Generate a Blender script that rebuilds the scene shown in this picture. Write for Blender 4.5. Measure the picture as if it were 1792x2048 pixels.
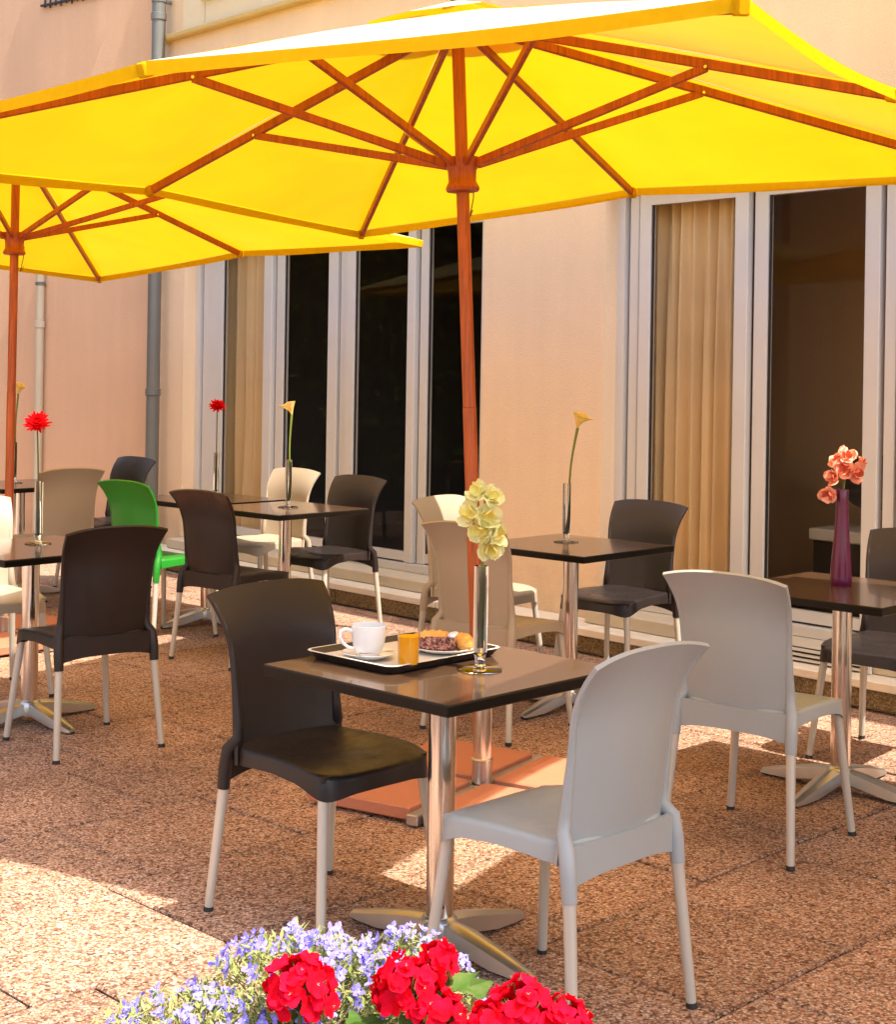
import bpy, bmesh, math, random
from mathutils import Vector, Matrix
R = math.radians
random.seed(7)
scene = bpy.context.scene
for o in list(bpy.data.objects):
    bpy.data.objects.remove(o)
col = scene.collection

# ------------------------------------------------------------------ camera
cam_d = bpy.data.cameras.new('camera')
cam = bpy.data.objects.new('camera', cam_d)
col.objects.link(cam)
cam_d.sensor_fit = 'HORIZONTAL'
cam_d.sensor_width = 36.0
cam_d.lens = 60.27
cam_d.shift_y = -0.1529
cam_d.clip_start = 0.05
cam_d.clip_end = 500
cam.location = (0, 0, 1.5)
cam.rotation_euler = (Matrix.Rotation(R(90), 4, 'X') @ Matrix.Rotation(0.0157, 4, 'Z')).to_euler()
scene.camera = cam
scene.render.resolution_x = 897
scene.render.resolution_y = 1024

# ------------------------------------------------------------------ light
SUN_EL = R(60)
SH = Vector((0.77, -0.638)).normalized()
SUN = Vector((SH.x * math.cos(SUN_EL), SH.y * math.cos(SUN_EL), math.sin(SUN_EL)))
world = bpy.data.worlds.new('World')
scene.world = world
world.use_nodes = True
wn = world.node_tree.nodes
wl = world.node_tree.links
wn.clear()
sky = wn.new('ShaderNodeTexSky')
sky.sky_type = 'NISHITA'
sky.sun_disc = False
sky.sun_elevation = SUN_EL
sky.sun_rotation = math.atan2(SH.x, SH.y)
sky.air_density = 1.0
sky.dust_density = 3.5
sky.ozone_density = 1.0
wb = wn.new('ShaderNodeBackground')
wb.inputs['Strength'].default_value = 0.15
wo = wn.new('ShaderNodeOutputWorld')
wl.new(sky.outputs[0], wb.inputs[0])
wl.new(wb.outputs[0], wo.inputs[0])
sun_d = bpy.data.lights.new('sun', 'SUN')
sun_d.energy = 3.4
sun_d.angle = R(0.55)
sun_d.color = (1.0, 0.915, 0.80)
sun = bpy.data.objects.new('sun', sun_d)
col.objects.link(sun)
sun.rotation_euler = (-SUN).to_track_quat('-Z', 'Y').to_euler()
sun.location = (6, -5, 12)
scene.view_settings.view_transform = 'Standard'
scene.view_settings.look = 'None'
scene.view_settings.exposure = 1.60
scene.view_settings.gamma = 1.0
scene.view_settings.use_curve_mapping = False
scene.render.engine = 'CYCLES'
scene.cycles.max_bounces = 10
scene.cycles.transparent_max_bounces = 16
scene.cycles.caustics_reflective = False
scene.cycles.caustics_refractive = False

# ------------------------------------------------------------------ materials
def new_mat(name):
    m = bpy.data.materials.new(name)
    m.use_nodes = True
    return m, m.node_tree.nodes, m.node_tree.links, m.node_tree.nodes['Principled BSDF']

def lin(c):
    return (c[0], c[1], c[2], 1.0)

def plain(name, c, rough=0.5, metal=0.0, var=0.12, scale=8.0, bump=0.0, bscale=200.0, spec=0.5, coat=0.0, stretch=None):
    """Principled surface with soft colour variation and fine relief."""
    m, n, l, p = new_mat(name)
    p.inputs['Roughness'].default_value = rough
    p.inputs['Metallic'].default_value = metal
    p.inputs['Specular IOR Level'].default_value = spec
    p.inputs['Coat Weight'].default_value = coat
    tc = n.new('ShaderNodeTexCoord')
    mp = n.new('ShaderNodeMapping')
    if stretch:
        mp.inputs['Scale'].default_value = stretch
    l.new(tc.outputs['Object'], mp.inputs[0])
    t = n.new('ShaderNodeTexNoise')
    t.inputs['Scale'].default_value = scale
    t.inputs['Detail'].default_value = 6
    l.new(mp.outputs[0], t.inputs['Vector'])
    mx = n.new('ShaderNodeMix')
    mx.data_type = 'RGBA'
    mx.inputs[6].default_value = lin([max(0, x * (1 - var)) for x in c])
    mx.inputs[7].default_value = lin([min(1, x * (1 + var)) for x in c])
    l.new(t.outputs[0], mx.inputs[0])
    l.new(mx.outputs[2], p.inputs['Base Color'])
    r = n.new('ShaderNodeMapRange')
    r.inputs[3].default_value = rough * 0.85
    r.inputs[4].default_value = min(1, rough * 1.2)
    l.new(t.outputs[0], r.inputs[0])
    l.new(r.outputs[0], p.inputs['Roughness'])
    if bump > 0:
        t2 = n.new('ShaderNodeTexNoise')
        t2.inputs['Scale'].default_value = bscale
        t2.inputs['Detail'].default_value = 4
        l.new(mp.outputs[0], t2.inputs['Vector'])
        b = n.new('ShaderNodeBump')
        b.inputs['Strength'].default_value = bump
        b.inputs['Distance'].default_value = 0.01
        l.new(t2.outputs[0], b.inputs['Height'])
        l.new(b.outputs[0], p.inputs['Normal'])
    return m

def stucco(name, c):
    m, n, l, p = new_mat(name)
    p.inputs['Roughness'].default_value = 0.9
    p.inputs['Specular IOR Level'].default_value = 0.2
    g = n.new('ShaderNodeNewGeometry')
    big = n.new('ShaderNodeTexNoise'); big.inputs['Scale'].default_value = 0.9; big.inputs['Detail'].default_value = 5
    fine = n.new('ShaderNodeTexNoise'); fine.inputs['Scale'].default_value = 150; fine.inputs['Detail'].default_value = 5
    st = n.new('ShaderNodeTexNoise'); st.inputs['Scale'].default_value = 3.0; st.inputs['Detail'].default_value = 4
    mp = n.new('ShaderNodeMapping'); mp.inputs['Scale'].default_value = (3, 3, 0.25)
    l.new(g.outputs['Position'], big.inputs['Vector'])
    l.new(g.outputs['Position'], fine.inputs['Vector'])
    l.new(g.outputs['Position'], mp.inputs[0]); l.new(mp.outputs[0], st.inputs['Vector'])
    a = n.new('ShaderNodeMix'); a.data_type = 'RGBA'
    a.inputs[6].default_value = lin([x * 0.86 for x in c]); a.inputs[7].default_value = lin([min(1, x * 1.1) for x in c])
    l.new(big.outputs[0], a.inputs[0])
    b = n.new('ShaderNodeMix'); b.data_type = 'RGBA'; b.blend_type = 'MULTIPLY'; b.inputs[0].default_value = 0.15
    rp = n.new('ShaderNodeMapRange'); rp.inputs[1].default_value = 0.3; rp.inputs[2].default_value = 0.7; rp.inputs[3].default_value = 0.7; rp.inputs[4].default_value = 1.0
    l.new(st.outputs[0], rp.inputs[0]); l.new(a.outputs[2], b.inputs[6]); l.new(rp.outputs[0], b.inputs[7])
    c2 = n.new('ShaderNodeMix'); c2.data_type = 'RGBA'; c2.blend_type = 'MULTIPLY'; c2.inputs[0].default_value = 0.3
    rp2 = n.new('ShaderNodeMapRange'); rp2.inputs[1].default_value = 0.3; rp2.inputs[2].default_value = 0.6; rp2.inputs[3].default_value = 0.75; rp2.inputs[4].default_value = 1.0
    l.new(fine.outputs[0], rp2.inputs[0]); l.new(b.outputs[2], c2.inputs[6]); l.new(rp2.outputs[0], c2.inputs[7])
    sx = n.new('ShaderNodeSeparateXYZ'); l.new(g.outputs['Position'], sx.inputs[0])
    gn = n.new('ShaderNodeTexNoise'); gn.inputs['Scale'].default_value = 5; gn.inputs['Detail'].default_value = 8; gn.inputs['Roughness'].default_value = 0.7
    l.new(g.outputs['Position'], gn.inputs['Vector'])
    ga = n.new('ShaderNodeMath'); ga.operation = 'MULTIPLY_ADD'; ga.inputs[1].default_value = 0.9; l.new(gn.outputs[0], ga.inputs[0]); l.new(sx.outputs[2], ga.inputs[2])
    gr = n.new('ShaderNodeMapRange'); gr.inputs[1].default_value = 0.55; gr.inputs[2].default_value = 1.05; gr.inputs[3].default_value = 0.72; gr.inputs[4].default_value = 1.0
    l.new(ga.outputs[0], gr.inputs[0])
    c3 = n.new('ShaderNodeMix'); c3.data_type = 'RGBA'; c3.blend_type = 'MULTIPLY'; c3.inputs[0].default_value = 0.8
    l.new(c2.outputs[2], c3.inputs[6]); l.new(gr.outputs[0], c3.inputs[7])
    l.new(c3.outputs[2], p.inputs['Base Color'])
    bp = n.new('ShaderNodeBump'); bp.inputs['Strength'].default_value = 0.4; bp.inputs['Distance'].default_value = 0.008
    l.new(fine.outputs[0], bp.inputs['Height']); l.new(bp.outputs[0], p.inputs['Normal'])
    return m

def pebble(name, cols, scale, gap=0.35, edge=0.0):
    """Exposed-aggregate: one colour per pebble, dark mortar between, real-position texture."""
    m, n, l, p = new_mat(name)
    p.inputs['Roughness'].default_value = 0.85
    p.inputs['Specular IOR Level'].default_value = 0.3
    g = n.new('ShaderNodeNewGeometry')
    wob = n.new('ShaderNodeTexNoise'); wob.inputs['Scale'].default_value = 60
    l.new(g.outputs['Position'], wob.inputs['Vector'])
    add = n.new('ShaderNodeVectorMath'); add.operation = 'MULTIPLY_ADD'
    add.inputs[1].default_value = (0.012, 0.012, 0.012)
    l.new(wob.outputs['Color'], add.inputs[0]); l.new(g.outputs['Position'], add.inputs[2])
    v = n.new('ShaderNodeTexVoronoi'); v.inputs['Scale'].default_value = scale
    l.new(add.outputs[0], v.inputs['Vector'])
    sep = n.new('ShaderNodeSeparateColor'); l.new(v.outputs['Color'], sep.inputs[0])
    cr = n.new('ShaderNodeValToRGB')
    e = cr.color_ramp.elements
    e[0].position = 0; e[0].color = lin(cols[0]); e[1].position = 1; e[1].color = lin(cols[-1])
    for i, c in enumerate(cols[1:-1]):
        x = e.new((i + 1) / (len(cols) - 1)); x.color = lin(c)
    l.new(sep.outputs[0], cr.inputs[0])
    big = n.new('ShaderNodeTexNoise'); big.inputs['Scale'].default_value = 1.3; big.inputs['Detail'].default_value = 6
    l.new(g.outputs['Position'], big.inputs['Vector'])
    mr = n.new('ShaderNodeMapRange'); mr.inputs[1].default_value = 0.3; mr.inputs[2].default_value = 0.7; mr.inputs[3].default_value = 0.78; mr.inputs[4].default_value = 1.1
    l.new(big.outputs[0], mr.inputs[0])
    oi = n.new('ShaderNodeObjectInfo')
    mr2 = n.new('ShaderNodeMapRange'); mr2.inputs[3].default_value = 0.84; mr2.inputs[4].default_value = 1.1
    l.new(oi.outputs['Random'], mr2.inputs[0])
    ml = n.new('ShaderNodeMath'); ml.operation = 'MULTIPLY'; l.new(mr.outputs[0], ml.inputs[0]); l.new(mr2.outputs[0], ml.inputs[1])
    md = n.new('ShaderNodeMapRange'); md.inputs[1].default_value = gap; md.inputs[2].default_value = 0.75; md.inputs[3].default_value = 1.0; md.inputs[4].default_value = 0.42
    l.new(v.outputs['Distance'], md.inputs[0])
    ml2 = n.new('ShaderNodeMath'); ml2.operation = 'MULTIPLY'; l.new(ml.outputs[0], ml2.inputs[0]); l.new(md.outputs[0], ml2.inputs[1])
    last = ml2.outputs[0]
    stn = n.new('ShaderNodeTexNoise'); stn.inputs['Scale'].default_value = 3.1; stn.inputs['Detail'].default_value = 9; stn.inputs['Roughness'].default_value = 0.7
    l.new(g.outputs['Position'], stn.inputs['Vector'])
    sm = n.new('ShaderNodeMapRange'); sm.inputs[1].default_value = 0.30; sm.inputs[2].default_value = 0.48; sm.inputs[3].default_value = 0.72; sm.inputs[4].default_value = 1.0
    l.new(stn.outputs[0], sm.inputs[0])
    m4 = n.new('ShaderNodeMath'); m4.operation = 'MULTIPLY'; l.new(last, m4.inputs[0]); l.new(sm.outputs[0], m4.inputs[1]); last = m4.outputs[0]
    if edge > 0:      # dirt gathered along the joints of each slab
        tc = n.new('ShaderNodeTexCoord'); sx = n.new('ShaderNodeSeparateXYZ'); l.new(tc.outputs['Object'], sx.inputs[0])
        ax_ = n.new('ShaderNodeMath'); ax_.operation = 'ABSOLUTE'; l.new(sx.outputs[0], ax_.inputs[0])
        ay_ = n.new('ShaderNodeMath'); ay_.operation = 'ABSOLUTE'; l.new(sx.outputs[1], ay_.inputs[0])
        mxx = n.new('ShaderNodeMath'); mxx.operation = 'MAXIMUM'; l.new(ax_.outputs[0], mxx.inputs[0]); l.new(ay_.outputs[0], mxx.inputs[1])
        nb = n.new('ShaderNodeMath'); nb.operation = 'MULTIPLY_ADD'; nb.inputs[1].default_value = 0.03; l.new(stn.outputs[0], nb.inputs[0]); l.new(mxx.outputs[0], nb.inputs[2])
        me_ = n.new('ShaderNodeMapRange'); me_.inputs[1].default_value = edge - 0.022; me_.inputs[2].default_value = edge + 0.016; me_.inputs[3].default_value = 1.0; me_.inputs[4].default_value = 0.80
        l.new(nb.outputs[0], me_.inputs[0])
        m5 = n.new('ShaderNodeMath'); m5.operation = 'MULTIPLY'; l.new(last, m5.inputs[0]); l.new(me_.outputs[0], m5.inputs[1]); last = m5.outputs[0]
    mx = n.new('ShaderNodeMix'); mx.data_type = 'RGBA'; mx.blend_type = 'MULTIPLY'; mx.inputs[0].default_value = 1
    l.new(cr.outputs[0], mx.inputs[6]); l.new(last, mx.inputs[7])
    l.new(mx.outputs[2], p.inputs['Base Color'])
    b = n.new('ShaderNodeBump'); b.inputs['Strength'].default_value = 0.55; b.inputs['Distance'].default_value = 0.006; b.invert = True
    l.new(v.outputs['Distance'], b.inputs['Height']); l.new(b.outputs[0], p.inputs['Normal'])
    return m

def schlick(n, l, f0, f90=1.0, power=5.0):
    """grazing-angle reflectance, the same on both faces of a sheet"""
    lw = n.new('ShaderNodeLayerWeight'); lw.inputs[0].default_value = 0.5
    pw = n.new('ShaderNodeMath'); pw.operation = 'POWER'; pw.inputs[1].default_value = power
    l.new(lw.outputs['Facing'], pw.inputs[0])
    ma = n.new('ShaderNodeMath'); ma.operation = 'MULTIPLY_ADD'; ma.inputs[1].default_value = f90 - f0; ma.inputs[2].default_value = f0
    l.new(pw.outputs[0], ma.inputs[0])
    return ma.outputs[0]

def fabric(name, refl, trans, rough_bump=0.25):
    """Thin woven canvas: reflects on its face and lets sunlight glow through."""
    m, n, l, p = new_mat(name)
    n.remove(p)
    out = n['Material Output']
    g = n.new('ShaderNodeNewGeometry')
    w = n.new('ShaderNodeTexNoise'); w.inputs['Scale'].default_value = 2.0; w.inputs['Detail'].default_value = 6; w.inputs['Distortion'].default_value = 0.6
    l.new(g.outputs['Position'], w.inputs['Vector'])
    w2 = n.new('ShaderNodeTexNoise'); w2.inputs['Scale'].default_value = 400
    l.new(g.outputs['Position'], w2.inputs['Vector'])
    b = n.new('ShaderNodeBump'); b.inputs['Strength'].default_value = rough_bump; b.inputs['Distance'].default_value = 0.05
    l.new(w.outputs[0], b.inputs['Height'])
    b2 = n.new('ShaderNodeBump'); b2.inputs['Strength'].default_value = 0.15; b2.inputs['Distance'].default_value = 0.002
    l.new(w2.outputs[0], b2.inputs['Height']); l.new(b.outputs[0], b2.inputs['Normal'])
    def mul(c):
        mx = n.new('ShaderNodeMix'); mx.data_type = 'RGBA'
        mx.inputs[6].default_value = lin([x * 0.82 for x in c]); mx.inputs[7].default_value = lin([min(1, x * 1.12) for x in c])
        l.new(w.outputs[0], mx.inputs[0]); return mx.outputs[2]
    d = n.new('ShaderNodeBsdfDiffuse'); l.new(mul(refl), d.inputs[0]); l.new(b2.outputs[0], d.inputs['Normal'])
    t = n.new('ShaderNodeBsdfTranslucent'); l.new(mul(trans), t.inputs[0]); l.new(b2.outputs[0], t.inputs['Normal'])
    ad = n.new('ShaderNodeAddShader'); l.new(d.outputs[0], ad.inputs[0]); l.new(t.outputs[0], ad.inputs[1])
    gl = n.new('ShaderNodeBsdfGlossy'); gl.inputs['Roughness'].default_value = 0.45; gl.inputs[0].default_value = (1, 1, 1, 1)
    mixs = n.new('ShaderNodeMixShader'); l.new(schlick(n, l, 0.01, 0.85, 9.0), mixs.inputs[0]); l.new(ad.outputs[0], mixs.inputs[1]); l.new(gl.outputs[0], mixs.inputs[2])
    l.new(mixs.outputs[0], out.inputs[0])
    return m

def petal(name, c, t, c2=None):
    m, n, l, p = new_mat(name)
    n.remove(p)
    out = n['Material Output']
    g = n.new('ShaderNodeNewGeometry')
    w = n.new('ShaderNodeTexNoise'); w.inputs['Scale'].default_value = 45; w.inputs['Detail'].default_value = 3
    l.new(g.outputs['Position'], w.inputs['Vector'])
    mr = n.new('ShaderNodeMapRange'); mr.inputs[1].default_value = 0.35; mr.inputs[2].default_value = 0.65
    l.new(w.outputs[0], mr.inputs[0])
    mx = n.new('ShaderNodeMix'); mx.data_type = 'RGBA'
    c2 = c2 or [x * 0.65 for x in c]
    mx.inputs[6].default_value = lin(c); mx.inputs[7].default_value = lin(c2)
    l.new(mr.outputs[0], mx.inputs[0])
    d = n.new('ShaderNodeBsdfDiffuse'); l.new(mx.outputs[2], d.inputs[0])
    tr = n.new('ShaderNodeBsdfTranslucent'); tr.inputs[0].default_value = lin(t)
    ad = n.new('ShaderNodeAddShader'); l.new(d.outputs[0], ad.inputs[0]); l.new(tr.outputs[0], ad.inputs[1])
    l.new(ad.outputs[0], out.inputs[0])
    return m

def wood(name, c):
    m, n, l, p = new_mat(name)
    tc = n.new('ShaderNodeTexCoord')
    mp = n.new('ShaderNodeMapping'); mp.inputs['Scale'].default_value = (40, 40, 2.5)
    l.new(tc.outputs['Object'], mp.inputs[0])
    t = n.new('ShaderNodeTexNoise'); t.inputs['Scale'].default_value = 1.6; t.inputs['Detail'].default_value = 8; t.inputs['Distortion'].default_value = 1.2
    l.new(mp.outputs[0], t.inputs['Vector'])
    cr = n.new('ShaderNodeValToRGB'); e = cr.color_ramp.elements
    e[0].position = 0.3; e[0].color = lin([x * 0.6 for x in c]); e[1].position = 0.7; e[1].color = lin([min(1, x * 1.25) for x in c])
    l.new(t.outputs[0], cr.inputs[0]); l.new(cr.outputs[0], p.inputs['Base Color'])
    p.inputs['Roughness'].default_value = 0.42
    b = n.new('ShaderNodeBump'); b.inputs['Strength'].default_value = 0.12; b.inputs['Distance'].default_value = 0.003
    l.new(t.outputs[0], b.inputs['Height']); l.new(b.outputs[0], p.inputs['Normal'])
    return m

def pane_glass(name, tint=(0.75, 0.78, 0.76), ior=1.5, rough=0.0):
    """Sheet glass: clear to light, mirror at grazing angles."""
    m, n, l, p = new_mat(name)
    n.remove(p)
    out = n['Material Output']
    tr = n.new('ShaderNodeBsdfTransparent'); tr.inputs[0].default_value = lin(tint)
    gl = n.new('ShaderNodeBsdfGlossy'); gl.inputs['Roughness'].default_value = rough
    mx = n.new('ShaderNodeMixShader'); l.new(schlick(n, l, ((ior - 1) / (ior + 1)) ** 2), mx.inputs[0]); l.new(tr.outputs[0], mx.inputs[1]); l.new(gl.outputs[0], mx.inputs[2])
    l.new(mx.outputs[0], out.inputs[0])
    return m

M = {}
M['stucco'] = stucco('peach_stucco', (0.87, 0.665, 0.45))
M['stucco_side'] = stucco('shaded_pink_stucco', (0.72, 0.47, 0.30))  # base colour deepened to imitate the shade under the left parasol
M['cream'] = plain('cream_paint', (0.72, 0.62, 0.42), 0.8, var=0.1, scale=5, bump=0.1)
M['ledge'] = plain('ochre_ledge', (0.55, 0.40, 0.16), 0.8, var=0.15, scale=6, bump=0.15)
AGG = [(0.11, 0.048, 0.029), (0.38, 0.19, 0.112), (0.63, 0.39, 0.262), (0.47, 0.255, 0.158), (0.73, 0.54, 0.41), (0.26, 0.118, 0.07)]
M['slab'] = pebble('aggregate_slab', AGG, 128, edge=0.295)
M['slab_far'] = pebble('aggregate_far', AGG, 128)
M['ground'] = pebble('joint_sand', [(0.10, 0.06, 0.04), (0.16, 0.10, 0.07)], 200)
M['kerb'] = pebble('kerb_aggregate', [(0.20, 0.13, 0.06), (0.36, 0.26, 0.13), (0.28, 0.19, 0.09), (0.46, 0.35, 0.2)], 120)
M['sill'] = plain('white_sill', (0.72, 0.66, 0.55), 0.7, var=0.1, scale=9, bump=0.15)
M['riser'] = plain('pale_stone', (0.55, 0.48, 0.36), 0.8, var=0.15, scale=7, bump=0.2)
M['frame'] = plain('white_aluminium', (0.62, 0.61, 0.58), 0.35, var=0.06, scale=3)
M['gasket'] = plain('black_gasket', (0.015, 0.013, 0.012), 0.6)
M['glass'] = pane_glass('window_glass', (0.95, 0.94, 0.91), 1.13)
def solid_glass(name):
    m, n, l, p = new_mat(name)
    p.inputs['Base Color'].default_value = (0.98, 0.99, 0.97, 1)
    p.inputs['Transmission Weight'].default_value = 1.0
    p.inputs['Roughness'].default_value = 0.01
    p.inputs['IOR'].default_value = 1.48
    return m
M['clear'] = solid_glass('clear_glass')
M['thin'] = pane_glass('thin_glass', (0.97, 0.97, 0.95))
M['inside_dark'] = plain('dark_interior', (0.035, 0.025, 0.018), 0.8)
M['inside_brown'] = plain('brown_interior', (0.46, 0.29, 0.14), 0.85, var=0.08, scale=2)
M['pipe'] = plain('grey_zinc', (0.15, 0.155, 0.145), 0.45, metal=0.2, var=0.12, scale=6)
M['pipe_pale'] = plain('pale_pipe', (0.50, 0.44, 0.32), 0.5, var=0.08)
M['curtain'] = fabric('beige_curtain', (0.80, 0.62, 0.38), (0.15, 0.11, 0.06), 0.1)
M['canvas'] = fabric('yellow_canvas', (0.50, 0.39, 0.035), (0.33, 0.178, 0.001), 0.3)
M['hem'] = petal('yellow_hem', (0.46, 0.31, 0.006), (0.30, 0.165, 0.001), (0.43, 0.28, 0.005))
M['teak'] = wood('red_teak', (0.40, 0.085, 0.012))
M['brass'] = plain('bright_rivet', (0.8, 0.78, 0.7), 0.25, metal=1.0)
M['chrome'] = plain('polished_column', (0.78, 0.76, 0.73), 0.16, metal=1.0, var=0.04)
M['cast'] = plain('cast_aluminium', (0.55, 0.55, 0.54), 0.3, metal=0.9, var=0.08, scale=14)
M['tabletop'] = plain('dark_laminate', (0.075, 0.042, 0.024), 0.17, var=0.2, scale=20, spec=0.6, coat=0.3)
M['tabletop_edge'] = plain('black_edge', (0.006, 0.005, 0.004), 0.35, var=0.1, spec=0.2)
M['leg'] = plain('warm_grey_leg', (0.52, 0.49, 0.42), 0.38, metal=0.25, var=0.05)
M['foot'] = plain('black_rubber', (0.02, 0.02, 0.02), 0.7)
M['light_grey'] = plain('light_grey_plastic', (0.325, 0.35, 0.35), 0.38, var=0.04, scale=5, bump=0.03, bscale=500)
M['beige'] = plain('beige_plastic', (0.38, 0.32, 0.24), 0.38, var=0.04, scale=5, bump=0.03, bscale=500)
M['dark'] = plain('dark_brown_plastic', (0.019, 0.014, 0.0135), 0.40, var=0.08, scale=5, spec=0.35, bump=0.03, bscale=500)
def scuffed(m):
    n, l = m.node_tree.nodes, m.node_tree.links
    p = n['Principled BSDF']
    tc = n.new('ShaderNodeTexCoord'); oi = n.new('ShaderNodeObjectInfo')
    va = n.new('ShaderNodeVectorMath'); va.operation = 'ADD'; l.new(tc.outputs['Object'], va.inputs[0]); l.new(oi.outputs['Location'], va.inputs[1])
    mp = n.new('ShaderNodeMapping'); mp.inputs['Scale'].default_value = (1, 1, 0.25); l.new(va.outputs[0], mp.inputs[0])
    t = n.new('ShaderNodeTexNoise'); t.inputs['Scale'].default_value = 14; t.inputs['Detail'].default_value = 10; t.inputs['Roughness'].default_value = 0.75; l.new(mp.outputs[0], t.inputs['Vector'])
    r = n.new('ShaderNodeMapRange'); r.inputs[1].default_value = 0.35; r.inputs[2].default_value = 0.7; r.inputs[3].default_value = 0.28; r.inputs[4].default_value = 0.55; l.new(t.outputs[0], r.inputs[0])
    l.new(r.outputs[0], p.inputs['Roughness'])
M['green'] = plain('green_plastic', (0.012, 0.21, 0.016), 0.38, var=0.05, scale=5, bump=0.03, bscale=500)
for k_ in ('light_grey', 'beige', 'dark', 'green'): scuffed(M[k_])
M['terracotta'] = plain('terracotta', (0.48, 0.18, 0.10), 0.75, var=0.12, scale=10, bump=0.2)
M['china'] = plain('white_china', (0.82, 0.82, 0.80), 0.12, var=0.02, spec=0.6)
M['steel'] = plain('steel', (0.7, 0.7, 0.7), 0.2, metal=1.0)
M['tray'] = plain('dark_tray', (0.035, 0.028, 0.026), 0.3)
M['tray_rim'] = plain('tray_liner', (0.60, 0.56, 0.48), 0.5, var=0.06)
M['juice'] = petal('orange_juice', (0.74, 0.36, 0.003), (0.26, 0.13, 0.001), (0.74, 0.35, 0.003))
M['croissant'] = plain('golden_crust', (0.78, 0.38, 0.08), 0.45, var=0.3, scale=60, bump=0.5, bscale=150)
M['raisin_bread'] = pebble('fruit_bread', [(0.55, 0.20, 0.16), (0.62, 0.33, 0.22), (0.05, 0.012, 0.025), (0.5, 0.16, 0.13)], 220)
M['foil'] = plain('butter_foil', (0.75, 0.78, 0.85), 0.3, metal=0.3)
M['purple'] = plain('purple_glass', (0.10, 0.006, 0.052), 0.18, var=0.15, scale=4)
M['stem'] = plain('green_stem', (0.16, 0.22, 0.03), 0.5)
M['stem_dark'] = plain('dark_stem', (0.10, 0.12, 0.03), 0.5)
M['calla'] = petal('calla_yellow', (0.62, 0.48, 0.10), (0.2, 0.14, 0.02), (0.7, 0.6, 0.3))
M['gerbera'] = petal('gerbera_red', (0.62, 0.008, 0.008), (0.2, 0.003, 0.003), (0.5, 0.004, 0.01))
M['gladiolus'] = petal('gladiolus_pale', (0.62, 0.60, 0.24), (0.18, 0.17, 0.06), (0.70, 0.69, 0.40))
M['glad_tip'] = petal('gladiolus_orange_edge', (0.66, 0.50, 0.12), (0.2, 0.14, 0.03), (0.62, 0.66, 0.22))
M['glad_pink'] = petal('gladiolus_pink', (0.75, 0.30, 0.19), (0.2, 0.07, 0.04), (0.78, 0.46, 0.36))
M['throat'] = petal('gladiolus_throat', (0.62, 0.15, 0.09), (0.1, 0.02, 0.01))
M['geranium'] = petal('geranium_red', (0.55, 0.003, 0.008), (0.16, 0.0006, 0.003), (0.62, 0.006, 0.03))
M['gleaf'] = petal('geranium_leaf', (0.05, 0.10, 0.02), (0.04, 0.09, 0.01), (0.10, 0.14, 0.04))
M['bud'] = petal('geranium_bud', (0.50, 0.28, 0.18), (0.15, 0.07, 0.04), (0.3, 0.2, 0.08))
M['lobelia'] = petal('lobelia_violet', (0.17, 0.15, 0.56), (0.05, 0.04, 0.17), (0.30, 0.26, 0.68))
M['lob_eye'] = petal('lobelia_eye', (0.62, 0.60, 0.80), (0.1, 0.1, 0.1))
M['lleaf'] = petal('lobelia_leaf', (0.16, 0.19, 0.06), (0.10, 0.13, 0.03), (0.27, 0.26, 0.12))
M['planter'] = plain('brown_planter', (0.16, 0.08, 0.05), 0.7, bump=0.1)
M['soil'] = plain('potting_soil', (0.03, 0.02, 0.014), 0.95, var=0.4, scale=60, bump=0.8, bscale=90)
M['iron'] = plain('black_iron', (0.012, 0.012, 0.013), 0.5)
M['white_board'] = plain('white_shelf', (0.6, 0.58, 0.5), 0.5)

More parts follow.
